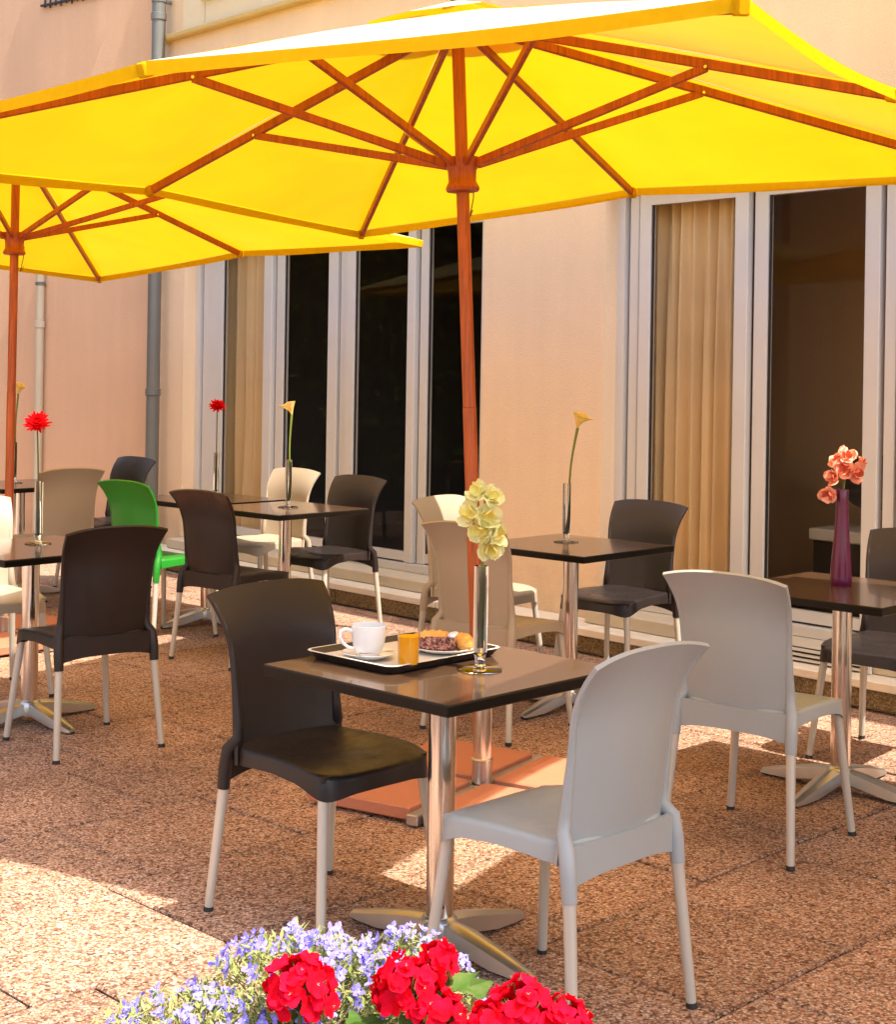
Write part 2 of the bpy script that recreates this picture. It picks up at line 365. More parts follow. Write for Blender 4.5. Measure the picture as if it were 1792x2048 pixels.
# ------------------------------------------------------------------ mesh helpers
class MB:
    def __init__(self):
        self.v = []; self.f = []; self.m = []
    def add(self, vs, fs, mi=0):
        o = len(self.v)
        self.v += [tuple(x) for x in vs]
        self.f += [tuple(i + o for i in f) for f in fs]
        self.m += [mi] * len(fs)
    def box(self, c, s, X=(1, 0, 0), Y=(0, 1, 0), Z=(0, 0, 1), mi=0, bev=0.0):
        c = Vector(c); X = Vector(X); Y = Vector(Y); Z = Vector(Z)
        hx, hy, hz = s[0] / 2, s[1] / 2, s[2] / 2
        if bev <= 0:
            vs = [c + X * (hx * a) + Y * (hy * b) + Z * (hz * d) for d in (-1, 1) for b in (-1, 1) for a in (-1, 1)]
            self.add(vs, [(0, 2, 3, 1), (4, 5, 7, 6), (0, 1, 5, 4), (2, 6, 7, 3), (0, 4, 6, 2), (1, 3, 7, 5)], mi)
        else:
            rings = []
            for (z, k) in ((-hz, bev), (-hz + bev, 0), (hz - bev, 0), (hz, bev)):
                rg = []
                for (a, b) in ((1, -1), (1, 1), (-1, 1), (-1, -1)):
                    e = bev
                    p1 = (a * (hx - k), b * (hy - k - e)) if a * b < 0 else (a * (hx - k - e), b * (hy - k))
                    p2 = (a * (hx - k - e), b * (hy - k)) if a * b < 0 else (a * (hx - k), b * (hy - k - e))
                    if a == 1 and b == -1: q = [(hx - k - e, -(hy - k)), (hx - k, -(hy - k - e))]
                    elif a == 1 and b == 1: q = [(hx - k, hy - k - e), (hx - k - e, hy - k)]
                    elif a == -1 and b == 1: q = [(-(hx - k - e), hy - k), (-(hx - k), hy - k - e)]
                    else: q = [(-(hx - k), -(hy - k - e)), (-(hx - k - e), -(hy - k))]
                    rg += [c + X * p[0] + Y * p[1] + Z * z for p in q]
                rings.append(rg)
            self.loft(rings, True, True, mi)
    def loft(self, rings, cap0=True, cap1=True, mi=0):
        n = len(rings[0]); vs = [p for r in rings for p in r]; fs = []
        for i in range(len(rings) - 1):
            for j in range(n):
                k = (j + 1) % n
                fs.append((i * n + j, i * n + k, (i + 1) * n + k, (i + 1) * n + j))
        if cap0: fs.append(tuple(range(n - 1, -1, -1)))
        if cap1: fs.append(tuple((len(rings) - 1) * n + j for j in range(n)))
        self.add(vs, fs, mi)
    def tube(self, pts, rad, n=10, mi=0, cap=True):
        pts = [Vector(p) for p in pts]
        if not isinstance(rad, (list, tuple)): rad = [rad] * len(pts)
        rings = []
        prev = None
        for i, p in enumerate(pts):
            d = (pts[min(i + 1, len(pts) - 1)] - pts[max(i - 1, 0)]).normalized()
            if prev is None:
                a = Vector((1, 0, 0)) if abs(d.x) < 0.8 else Vector((0, 1, 0))
            else:
                a = prev
            a = (a - d * a.dot(d)).normalized(); prev = a
            b = d.cross(a)
            rings.append([p + (a * math.cos(2 * math.pi * k / n) + b * math.sin(2 * math.pi * k / n)) * rad[i] for k in range(n)])
        self.loft(rings, cap, cap, mi)
    def lathe(self, prof, n=24, mi=0, c=(0, 0, 0), cap0=True, cap1=True):
        c = Vector(c)
        self.loft([[c + Vector((r * math.cos(2 * math.pi * k / n), r * math.sin(2 * math.pi * k / n), z)) for k in range(n)] for r, z in prof], cap0, cap1, mi)
    def bar(self, p, q, w, h_, up=(0, 0, 1), mi=0, bev=0.0):
        p = Vector(p); q = Vector(q); d = (q - p); L = d.length; d.normalize()
        u = Vector(up); u = (u - d * u.dot(d)).normalized(); s = d.cross(u)
        self.box((p + q) / 2, (w, h_, L), s, u, d, mi, bev)
    def grid(self, fn, nu, nv, mi=0, flip=False):
        vs = [fn(i / nu, j / nv) for j in range(nv + 1) for i in range(nu + 1)]
        fs = []
        for j in range(nv):
            for i in range(nu):
                a = j * (nu + 1) + i
                q = (a, a + 1, a + nu + 2, a + nu + 1)
                fs.append(q[::-1] if flip else q)
        self.add(vs, fs, mi)
    def sheet(self, fn, nu, nv, th, mi=0):
        """closed thin shell of thickness th around the surface fn(u,v)"""
        def nrm(u, v):
            e = 1e-3
            a = Vector(fn(min(u + e, 1), v)) - Vector(fn(max(u - e, 0), v))
            b = Vector(fn(u, min(v + e, 1))) - Vector(fn(u, max(v - e, 0)))
            return a.cross(b).normalized()
        F = [[Vector(fn(i / nu, j / nv)) for i in range(nu + 1)] for j in range(nv + 1)]
        N = [[nrm(i / nu, j / nv) for i in range(nu + 1)] for j in range(nv + 1)]
        o = len(self.v); W = nu + 1; T = W * (nv + 1)
        vs = [F[j][i] + N[j][i] * th / 2 for j in range(nv + 1) for i in range(W)] + [F[j][i] - N[j][i] * th / 2 for j in range(nv + 1) for i in range(W)]
        fs = []
        for j in range(nv):
            for i in range(nu):
                a = j * W + i
                fs.append((a, a + 1, a + W + 1, a + W)); fs.append((T + a, T + a + W, T + a + W + 1, T + a + 1))
        for i in range(nu):
            fs.append((i, T + i, T + i + 1, i + 1)); b = nv * W + i; fs.append((b, b + 1, T + b + 1, T + b))
        for j in range(nv):
            a = j * W; fs.append((a, a + W, T + a + W, T + a)); b = a + nu; fs.append((b, T + b, T + b + W, b + W))
        self.add(vs, fs, mi)
    def mesh(self, name, mats, smooth=None):
        me = bpy.data.meshes.new(name)
        me.from_pydata(self.v, [], self.f)
        for m in (mats if isinstance(mats, (list, tuple)) else [mats]):
            me.materials.append(M[m])
        me.polygons.foreach_set('material_index', self.m)
        me.update()
        bm = bmesh.new(); bm.from_mesh(me)
        bmesh.ops.recalc_face_normals(bm, faces=bm.faces)
        bm.to_mesh(me); bm.free()
        if smooth is not None:
            me.polygons.foreach_set('use_smooth', [True] * len(me.polygons))
            me.set_sharp_from_angle(angle=R(smooth))
        return me
    def build(self, name, mats, parent=None, smooth=None, mat4=None):
        return link(name, self.mesh(name, mats, smooth), parent, mat4)

def link(name, data, parent=None, mat4=None):
    o = bpy.data.objects.new(name, data)
    col.objects.link(o)
    if parent: o.parent = parent
    if mat4 is not None: o.matrix_local = mat4
    return o

def tag(o, label, cat, group=None):
    o['label'] = label; o['category'] = cat
    if group: o['group'] = group
    return o

def thing(name, label, cat, loc=(0, 0, 0), rz=0.0, group=None):
    o = bpy.data.objects.new(name, None)
    o.empty_display_size = 0.1
    col.objects.link(o)
    o.location = loc; o.rotation_euler = (0, 0, rz)
    return tag(o, label, cat, group)

# ------------------------------------------------------------------ ground and paving
g = MB(); g.box((0, 20, -0.075), (200, 200, 0.05))
ground = g.build('ground', 'slab_far'); ground['kind'] = 'structure'

K0 = Vector((2.034, 6.738)); T = Vector((-0.674, 0.739)).normalized(); MM = Vector((T.y, -T.x))
def W(s, d, z):
    p = K0 + T * s + MM * d
    return Vector((p.x, p.y, z))

PA = Vector((0.700, 0.714)).normalized(); PB = Vector((-PA.y, PA.x)); PITCH = 0.58
pav = MB(); pav.box((0, 4.6, -0.046), (9.5, 13.2, 0.006), (1, 0, 0), (0, 1, 0))
paving = pav.build('paving', 'ground'); paving['kind'] = 'structure'
slab_meshes = []
for q in range(4):
    b = MB(); b.box((0, 0, -0.02), (PITCH - 0.006 - 0.001 * q, PITCH - 0.007, 0.04), bev=0.004)
    slab_meshes.append(b.mesh('slab', 'slab'))
cells = []
for i in range(-14, 22):
    for j in range(-4, 22):
        c = PA * ((i + 0.5) * PITCH + 0.11 + (0.17 if j % 2 else 0.0)) + PB * (3.16 + (j - 3.5) * PITCH)
        dk = (c - K0).dot(MM)
        if dk > 0.36: continue
        if c.y < 2.1 or abs(c.x) > 0.36 * c.y + 0.9: continue
        if (c - K0).dot(T) > 6.5: continue
        cells.append(c)
cells.sort(key=lambda c: c.length)
for k, c in enumerate(cells[:300]):
    o = link('slab', slab_meshes[k % 4], paving)
    o.location = (c.x, c.y, random.uniform(-0.0025, 0.0008))
    o.rotation_euler = (random.uniform(-.003, .003), random.uniform(-.003, .003), math.atan2(PA.y, PA.x) + random.choice([0, math.pi / 2, math.pi]) + random.uniform(-.004, .004))

# ------------------------------------------------------------------ building
bld = thing('hotel_building', 'peach stucco hotel facade with tall glazed doors behind the terrace', 'building', W(2.5, 0.25, 0))
def L(p):  # world -> building-local (the root carries only a translation)
    return Vector(p) - bld.location
def wbox(mb, s0, s1, d0, d1, z0, z1, mi=0, bev=0.0):
    mb.box(L(W((s0 + s1) / 2, (d0 + d1) / 2, (z0 + z1) / 2)), (abs(s1 - s0), abs(d1 - d0), abs(z1 - z0)), (T.x, T.y, 0), (MM.x, MM.y, 0), (0, 0, 1), mi, bev)
WD0, WD1 = 0.25, 0.52
ZT = 5.0
f = MB()
wbox(f, 6.9, 6.33, WD0, WD1, 0.0, ZT)
wbox(f, 2.99, 2.01, WD0, WD1, 0.0, ZT)
wbox(f, -1.33, -7, WD0, WD1, 0.0, ZT)
for a, b in ((6.33, 2.99), (2.01, -1.33)):
    wbox(f, a, b, WD0, WD1, 2.585, ZT)
    wbox(f, a, b, WD0 + 0.05, WD1, 0.0, 0.215)
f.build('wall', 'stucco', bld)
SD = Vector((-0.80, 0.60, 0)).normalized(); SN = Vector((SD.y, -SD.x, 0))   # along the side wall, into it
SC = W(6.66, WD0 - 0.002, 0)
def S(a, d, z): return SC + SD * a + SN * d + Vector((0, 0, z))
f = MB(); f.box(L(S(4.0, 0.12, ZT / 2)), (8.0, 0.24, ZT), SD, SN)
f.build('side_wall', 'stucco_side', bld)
f = MB(); wbox(f, 7.0, -7, -0.02 + WD0, 0.7, ZT + 0.003, ZT + 0.12)
f.build('coping', 'cream', bld)
# room behind the glazing
f = MB()
wbox(f, 6.5, 3.02, 4.2, 4.3, 0.0, 2.9); wbox(f, 6.6, 6.5, 0.53, 4.3, 0.0, 2.9)
wbox(f, 6.6, -6, 0.53, 4.3, 2.75, 2.9); wbox(f, 6.6, -6, 0.53, 4.3, 0.05, 0.18)
wbox(f, -5.9, -6, 0.53, 4.3, 0.18, 2.75)
f.build('room_interior', 'inside_dark', bld)
f = MB(); wbox(f, 3.02, -5.9, 1.75, 1.85, 0.18, 2.75); wbox(f, 3.02, 2.92, 0.53, 1.75, 0.18, 2.75)
f.build('room_partition', 'inside_brown', bld)
# plinth: kerb blocks, white sill slabs, pale riser
f = MB(); wbox(f, 6.655, -7, 0.035, WD0 - 0.002, 0, 0.098)
pl = f.build('plinth', 'riser', bld)
s = 6.65; k = 0
while s > -4:
    w = 0.86 + 0.05 * math.sin(k * 2.1)
    b = MB(); wbox(b, s, s - w + 0.008, -0.004, 0.034, 0.012, 0.096, bev=0.004); b.build('kerb_block', 'kerb', pl)
    s -= w; k += 1
s = 6.65; k = 0
while s > -4:
    w = 1.18 + 0.04 * math.sin(k * 1.7)
    b = MB(); wbox(b, s, s - w + 0.006, -0.022, WD0 - 0.003, 0.1, 0.142, bev=0.005); b.build('sill_slab', 'sill', pl)
    s -= w; k += 1
for a, b_ in ((6.33, 2.99), (2.01, -1.33)):
    b = MB(); wbox(b, a - 0.01, b_ + 0.01, 0.12, 0.36, 0.144, 0.217, bev=0.006); b.build('threshold', 'riser', pl)
gv = MB(); wbox(gv, 1.0, 0.2, 0.105, 0.118, 0.147, 0.214)
gv = gv.build('vent_grille', 'inside_dark', pl)
for i in range(3):
    b = MB(); wbox(b, 1.0, 0.2, 0.09, 0.104, 0.152 + 0.023 * i, 0.164 + 0.023 * i); b.build('grille_slat', 'frame', pl)
b = MB()
for a in (1.01, 0.20): wbox(b, a, a - 0.012, 0.088, 0.106, 0.147, 0.214)
b.build('grille_side', 'frame', pl)

FD = 0.36
def glazing(s_hi, s_lo, panes, solids, z0=0.22, z1=2.58):
    """frame = outer members; stiles and panes are its pieces"""
    b = MB()
    wbox(b, s_hi, s_lo, FD, FD + 0.09, z1 - 0.06, z1)
    wbox(b, s_hi, s_lo, FD - 0.02, FD + 0.09, z0, z0 + 0.05)
    wbox(b, s_hi, s_hi - 0.055, FD, FD + 0.09, z0 + 0.051, z1 - 0.061)
    wbox(b, s_lo + 0.055, s_lo, FD, FD + 0.09, z0 + 0.051, z1 - 0.061)
    fr = b.build('window', 'frame', bld)
    g_ = MB()
    wbox(g_, s_hi - 0.056, s_lo + 0.056, FD + 0.062, FD + 0.08, z0 + 0.052, z0 + 0.06)
    g_.build('track', 'gasket', fr)
    for (a, c, dd) in solids:
        b = MB(); wbox(b, a, c, FD + dd, FD + dd + 0.05, z0 + 0.052, z1 - 0.062, bev=0.004); b.build('stile', 'frame', fr)
    for (a, c, dd) in panes:
        b = MB()
        wbox(b, a, c, FD + dd + 0.004, FD + dd + 0.046, z1 - 0.125, z1 - 0.064)
        b.build('rail', 'frame', fr); b = MB()
        wbox(b, a, c, FD + dd + 0.004, FD + dd + 0.046, z0 + 0.062, z0 + 0.12)
        b.build('rail', 'frame', fr)
        b = MB(); wbox(b, a - 0.001, c + 0.001, FD + dd + 0.022, FD + dd + 0.028, z0 + 0.121, z1 - 0.126); b.build('pane', 'glass', fr)
        b = MB()
        wbox(b, a - 0.001, a - 0.012, FD + dd + 0.012, FD + dd + 0.021, z0 + 0.121, z1 - 0.126)
        b.build('gasket', 'gasket', fr)
    return fr
w1 = glazing(6.33, 2.99,
    [(5.96, 5.43, 0.0), (5.22, 4.70, 0.03), (4.37, 3.82, 0.0), (3.65, 3.15, 0.03)],
    [(6.255, 6.16, 0.02), (6.14, 5.96, 0.0), (5.43, 5.33, 0.0), (5.31, 5.22, 0.03), (4.70, 4.595, 0.03), (4.57, 4.49, 0.04), (4.46, 4.37, 0.0), (3.82, 3.745, 0.0), (3.725, 3.65, 0.03), (3.15, 3.06, 0.03)])
w1['label'] = 'wide sliding glazing with dark panes left of the stucco pier'
w2 = glazing(2.01, -1.33,
    [(1.77, 1.20, 0.0), (1.01, 0.44, 0.03), (0.10, -0.45, 0.03), (-0.64, -1.2, 0.0)],
    [(1.935, 1.87, 0.02), (1.85, 1.77, 0.0), (1.20, 1.115, 0.0), (1.095, 1.01, 0.03), (0.44, 0.355, 0.03), (0.33, 0.27, 0.04), (0.25, 0.10, 0.03), (-0.45, -0.535, 0.03), (-0.555, -0.64, 0.0), (-1.2, -1.27, 0.0)])
w2['label'] = 'wide sliding glazing with beige curtain right of the stucco pier'

# upper storey: ledge, cream surround and dark window
b = MB(); wbox(b, 6.655, -7, WD0 - 0.075, WD0 - 0.001, 4.07, 4.115, bev=0.01); b.build('ledge', 'ledge', bld)
b = MB()
wbox(b, 6.36, 6.06, WD0 - 0.03, WD0 - 0.001, 4.117, ZT - 0.01); wbox(b, 6.05, 3.9, WD0 - 0.03, WD0 - 0.001, 4.117, 4.30)
wbox(b, 3.89, 3.6, WD0 - 0.03, WD0 - 0.001, 4.117, ZT - 0.01)
b.build('window_surround', 'cream', bld)
b = MB(); wbox(b, 6.055, 3.895, WD0 - 0.012, WD0 - 0.002, 4.302, ZT - 0.012)
uw = b.build('upper_window', 'gasket', bld); uw['label'] = 'bottom of a dark upper window in a cream surround'
b = MB(); wbox(b, 6.08, 3.87, WD0 - 0.07, WD0 - 0.031, 4.30, 4.335, bev=0.005); b.build('window_sill', 'sill', uw)

# made-up black bars for unreadable marks on the side wall, only their foot shows
wg = thing('mark_bars', 'black bars standing in for unreadable marks high on the side wall at the upper left', 'dark bars', S(1.2, -0.02, 4.24))
b = MB(); bb = MB()
def Wl(a_, d_, z_): return S(a_, d_, z_) - wg.location
GZ = 4.55
for i in range(14):
    d_ = 0.56 + i * 0.07
    p = Wl(d_, -0.02, GZ + (0.0 if i % 2 else -0.012))
    b.tube([p, p + Vector((0, 0, 0.6))], 0.008, 6)
b.build('bar', 'iron', wg)
bb.bar(Wl(0.52, -0.02, GZ + 0.02), Wl(1.52, -0.02, GZ + 0.02), 0.02, 0.016)
bb.build('rail', 'iron', wg)

# rain pipes
def pipe(name, label, base, r, mat, z1, joints, brackets):
    t = thing(name, label, 'drainpipe', base)
    b = MB(); b.tube([(0, 0, 0), (0, 0, z1)], r, 20); b.build('pipe', mat, t, 40)
    for z in joints:
        b = MB(); b.lathe([(r + 0.001, z - 0.06), (r + 0.008, z - 0.055), (r + 0.008, z - 0.004), (r + 0.001, z)], 20); b.build('collar', mat, t, 40)
    for z in brackets:
        b = MB(); b.lathe([(r + 0.001, z), (r + 0.006, z + 0.002), (r + 0.006, z + 0.026), (r + 0.001, z + 0.028)], 20)
        b.box((MM.x * (r + 0.03), MM.y * (r + 0.03), z + 0.014), (0.02, 0.06, 0.02), (T.x, T.y, 0), (MM.x, MM.y, 0)); b.build('bracket', 'pipe', t, 40)
    return t
pipe('drainpipe', 'grey zinc drainpipe in the corner of the two stucco walls', W(6.575, 0.135, 0), 0.052, 'pipe', 4.95, (1.36, 2.42, 4.28), (0.5, 2.36, 4.36))
pipe('drainpipe', 'thin pale pipe running down the left stucco side wall', S(1.435, -0.05, 0), 0.036, 'pipe_pale', 2.7, (1.9,), (1.0, 2.2))

# curtains inside
def curtain(label, s0, s1, d, folds, seed, z0=0.22, z1=2.5, amp=0.03):
    rnd = random.Random(seed)
    ph = [rnd.uniform(0, 6.28) for _ in range(4)]
    o0 = W((s0 + s1) / 2, d, z0)
    def fn(u, v):
        s_ = s0 + (s1 - s0) * u
        w = u * folds * 2 * math.pi
        wob = 0.35 * math.sin(3.1 * v + ph[0]) + 0.2 * math.sin(7 * v + ph[1])
        dd = amp * (math.sin(w + ph[2] + wob) + 0.45 * math.sin(1.7 * w + ph[3] + 1.3 * v)) * (0.75 + 0.3 * (1 - v))
        return W(s_, d + dd, z0 + (z1 - z0) * v) - o0
    b = MB(); b.grid(fn, int(folds * 14), 16)
    c = b.build('curtain', 'curtain', None, 180)
    c.location = o0
    tag(c, label, 'curtain', 'curtains behind the glazing')
curtain('beige pleated curtain behind the right hand glazing beside the pier', 2.12, 1.26, 0.52, 10, 3, amp=0.036)
curtain('golden brown pleated curtain behind the glazing near the drainpipe', 6.36, 5.52, 0.54, 6, 9, amp=0.04)

# seen through the right pane; the black pad stands in for a chair
cb = thing('cabinet', 'low cabinet with a white top seen through the right hand pane', 'cabinet', W(0.80, 1.25, 0.18))
b = MB(); b.box((0, 0, 0.22), (0.7, 0.4, 0.44), (T.x, T.y, 0), (MM.x, MM.y, 0)); b.build('body', 'inside_dark', cb)
b = MB(); b.box((0, 0, 0.475), (0.74, 0.44, 0.065), (T.x, T.y, 0), (MM.x, MM.y, 0), bev=0.006); b.build('top', 'white_board', cb)
sc = MB()
sc.tube([(0, 0, 0), (0, 0, 0.012)], 0.09, 24)
sc.tube([(0, 0, 0.012), (0, 0, 0.12)], 0.014, 10)
bl = MB()
sx = []
for k in range(40):
    a = 2 * math.pi * k / 40
    sx.append((0.24 * (abs(math.cos(a)) ** 0.6) * math.copysign(1, math.cos(a)), 0.15 * (abs(math.sin(a)) ** 0.6) * math.copysign(1, math.sin(a))))
bl.loft([[Vector((T.x * x + MM.x * dd, T.y * x + MM.y * dd, 0.26 + z)) for x, z in sx] for dd in (-0.02, 0.02)])
tv = thing('chair_pad', 'black rounded pad standing in for a chair above the cabinet', 'chair_pad', W(0.80, 1.2, 0.69))
sc.build('stand', 'iron', tv, 40); bl.build('panel', 'iron', tv, 40)

# added out of view: a wing to bounce warm light, greenery to darken reflections
wing = thing('bounce_wing', 'peach stucco wing added outside the left edge to bounce warm light', 'building', (-11.0, -5.0, 0))
b = MB(); b.box((-0.5, 0, 4.0), (1.0, 22.0, 8.0)); b.build('wall', 'stucco', wing)
b = MB(); b.box((-0.4, 0, 8.06), (1.4, 22.3, 0.11)); b.build('coping', 'cream', wing)
for zz in (1.5, 4.9):
    for yy in range(-4, 5):
        b = MB(); b.box((0.012, yy * 2.3, zz), (0.02, 1.1, 1.7)); wq = b.build('window', 'frame', wing)
        b = MB(); b.box((0.026, yy * 2.3, zz), (0.004, 0.96, 1.56)); b.build('pane', 'gasket', wq)
        b = MB(); b.box((0.06, yy * 2.3, zz - 0.9), (0.12, 1.24, 0.06)); b.build('sill', 'sill', wq)
rnd = random.Random(5)
hg = thing('added_hedge', 'tall dark evergreen mass added outside the left edge to darken reflections', 'added_hedge', (-8.5, 10.0, 0))
lv = MB()
for i in range(9000):
    y_ = rnd.uniform(-3.4, 4.2); z_ = 5.0 * rnd.random() ** 0.8
    dep = 0.55 + 0.12 * math.sin(y_ * 2.1) + 0.1 * math.sin(z_ * 2.7 + y_)
    x_ = dep + rnd.uniform(-0.25, 0.05)
    d_ = Vector((rnd.uniform(0.1, 1), rnd.uniform(-1, 1), rnd.uniform(-0.6, 1))).normalized()
    s_ = d_.orthogonal().normalized() * rnd.uniform(0.03, 0.06); q = Vector((x_, y_, z_))
    lv.add([q - s_, q + d_ * 0.14, q + s_], [(0, 1, 2)])
lo = lv.build('foliage', 'gleaf', hg); lo['kind'] = 'stuff'
b = MB(); b.box((0.15, 0.4, 2.45), (0.5, 7.4, 4.9), bev=0.1); b.build('inner_twigs', 'soil', hg)

# ------------------------------------------------------------------ parasols
def parasol(label, base, apex, run_z, C, group='square yellow parasols'):
    root = thing('parasol', label, 'parasol', base, 0, group)
    B0 = Vector(base); A = Vector(apex) - B0; ax = A.normalized(); C = [Vector(c) - B0 for c in C]
    Lp = A.length
    # pole in two turned lengths
    b = MB(); b.tube([ax * 0.06, ax * (run_z * 0.62)], 0.0245, 16); b.build('pole', 'teak', root, 40)
    b = MB(); b.tube([ax * (run_z * 0.62 + 0.001), ax * (Lp - 0.03)], 0.0235, 16); b.build('pole', 'teak', root, 40)
    e1 = ax.orthogonal().normalized(); e2 = ax.cross(e1)
    def lat(mb, prof, n=24):
        mb.loft([[ax * z + (e1 * math.cos(2 * math.pi * k / n) + e2 * math.sin(2 * math.pi * k / n)) * r for k in range(n)] for r, z in prof])
    z = run_z
    b = MB(); lat(b, [(0.026, z - 0.075), (0.058, z - 0.07), (0.062, z - 0.06), (0.058, z - 0.05), (0.05, z - 0.035), (0.052, z + 0.005), (0.066, z + 0.03), (0.066, z + 0.05), (0.027, z + 0.055)])
    b.build('runner', 'teak', root, 35)
    b = MB(); lat(b, [(0.026, Lp - 0.10), (0.055, Lp - 0.09), (0.06, Lp - 0.04), (0.03, Lp - 0.03)])
    b.build('top_hub', 'teak', root, 35)
    b = MB(); lat(b, [(0.012, Lp + 0.03), (0.028, Lp + 0.04), (0.03, Lp + 0.06), (0.018, Lp + 0.085), (0.004, Lp + 0.1)])
    b.build('finial', 'teak', root, 35)
    b = MB(); b.tube([ax * (run_z - 0.02) + e1 * 0.06, ax * (run_z - 0.09) + e1 * 0.055, ax * (run_z - 0.16) + e1 * 0.045 + e2 * 0.012, ax * (run_z - 0.13) + e1 * 0.07 + e2 * 0.02], 0.0022, 6); b.build('cord', 'stem_dark', root, 60)
    for k in range(8):
        c = C[k]
        o = c - A
        out = (o - ax * o.dot(ax)); reach = out.length; out.normalize()
        d = o.normalized(); up = (ax - d * ax.dot(d)).normalized()
        p0 = A + d * 0.05 - up * 0.030 - ax * 0.012; p1 = c - d * 0.015 - up * 0.022
        b = MB(); b.bar(p0, p1, 0.020, 0.034, up, 0, 0.003); rib = b.build('rib', 'teak', root)
        b = MB(); b.bar(p1 - d * 0.006, p1 + d * 0.03, 0.03, 0.042, up, 0, 0.004); b.build('rib_pocket', 'hem', rib)
        fr = min(0.95, 0.945 / reach)
        q = p0 + (p1 - p0) * fr - up * 0.010
        r0 = ax * (run_z + 0.028) + out * 0.06
        side = d.cross(up)
        b = MB(); b.bar(r0, q, 0.018, 0.030, up, 0, 0.003); st = b.build('strut', 'teak', root)
        b = MB(); b.tube([q - side * 0.016, q + side * 0.016], 0.006, 8); b.build('rivet', 'brass', st)
    # canvas
    r_in = 0.20
    for k in range(8):
        c0, c1 = C[k], C[(k + 1) % 8]
        o0 = (c0 - A); o1 = (c1 - A)
        f0 = r_in / (o0 - ax * o0.dot(ax)).length; f1 = r_in / (o1 - ax * o1.dot(ax)).length
        def P(w, t):
            a0 = A + o0 * (f0 + (1 - f0) * t); a1 = A + o1 * (f1 + (1 - f1) * t)
            p = a0 * (1 - w) + a1 * w
            bow = 4 * w * (1 - w)
            ctr = A + ax * (p - A).dot(ax)
            p = p - (p - ctr).normalized() * 0.022 * bow * t - ax * (0.016 * bow * t * (1 - 0.5 * t))
            p = p + ax * 0.002 * math.sin(9 * t + 5 * w + k)
            return p
        b = MB(); b.grid(P, 10, 14)
        pan = b.build('canopy_panel', 'canvas', root, 180)
        def Hm(w, t):
            q = P(w, 1.0)
            o_ = q - (A + ax * (q - A).dot(ax)); o_.normalize()
            return q + o_ * 0.003 - ax * (0.036 * t + 0.003 * t * math.sin(w * 9 + 2 * k))
        b = MB(); b.grid(Hm, 10, 2)
        b.build('valance', 'hem', pan, 180)
    def Cap(u, v):
        a = u * 2 * math.pi
        kk = u * 8; k = int(kk) % 8; w = kk - int(kk)
        oo = (C[k] - A).normalized() * (1 - w) + (C[(k + 1) % 8] - A).normalized() * w
        r = 0.02 + 0.31 * v
        hr = (oo - ax * oo.dot(ax)).length
        return A + oo * (r / hr) + ax * (0.035 - 0.012 * v)
    b = MB(); b.grid(Cap, 48, 4); b.build('vent_cap', 'canvas', root, 180)
    return root

U1C = [(0.83, 6.836, 2.361), (-0.454, 7.632, 2.226), (-1.256, 6.217, 2.26), (-2.145, 4.8, 2.185), (-0.829, 4.004, 2.322), (0.615, 3.20, 2.318), (1.364, 4.623, 2.403), (2.219, 6.038, 2.362)]
parasol('large square yellow parasol leaning over the breakfast table', (0.144, 5.368, 0), (0.012, 5.431, 2.82), 2.235, U1C)
U2C = [(-1.32, 9.514, 2.263), (-2.476, 10.617, 2.154), (-3.582, 9.463, 2.251), (-4.688, 8.305, 2.229), (-3.532, 7.203, 2.338), (-2.375, 6.096, 2.365), (-1.269, 7.254, 2.385), (-0.163, 8.407, 2.252)]
parasol('square yellow parasol at the left edge behind the large parasol', (-2.412, 8.271, 0), (-2.429, 8.377, 2.79), 2.203, U2C)
off = Vector((2.55, -2.45, 0.20))
parasol('square yellow parasol outside the frame that shades the right foreground', Vector((0.144, 5.368, 0)) + off - Vector((0, 0, 0.20)), Vector((0.012, 5.431, 2.82)) + off, 2.38, [Vector(c) + off for c in U1C])

def stand(label, base, ang, vis_label=None):
    t = thing('parasol_stand', label, 'parasol stand', base, ang, 'parasol stands')
    b = MB(); b.tube([(0, 0, 0.045), (0, 0, 0.50)], 0.033, 20); b.build('tube', 'chrome', t, 40)
    b = MB(); b.lathe([(0.036, 0.047), (0.036, 0.12), (0.04, 0.13), (0.034, 0.135)], 20); b.build('socket', 'cast', t, 40)
    for k in range(4):
        a = k * math.pi / 2
        d = Vector((math.cos(a), math.sin(a), 0))
        b = MB(); b.bar(d * 0.03 + Vector((0, 0, 0.024)), d * 0.47 + Vector((0, 0, 0.024)), 0.045, 0.036, (0, 0, 1), 0, 0.003); b.build('arm', 'cast', t)
    for sx_ in (-1, 1):
        for sy_ in (-1, 1):
            b = MB(); b.box((sx_ * 0.236, sy_ * 0.236, 0.034), (0.415, 0.415, 0.044), bev=0.005)
            b.build('paver', 'terracotta', t)
    return t
stand('chrome parasol stand weighted with terracotta slabs under the large parasol', (0.144, 5.368, 0.0005), R(59))
stand('parasol stand weighted with terracotta slabs at the left edge', (-2.412, 8.271, 0.0005), R(46))
stand('parasol stand weighted with terracotta slabs outside the right edge', (0.144 + 2.55, 5.368 - 2.45, 0.0005), R(59))

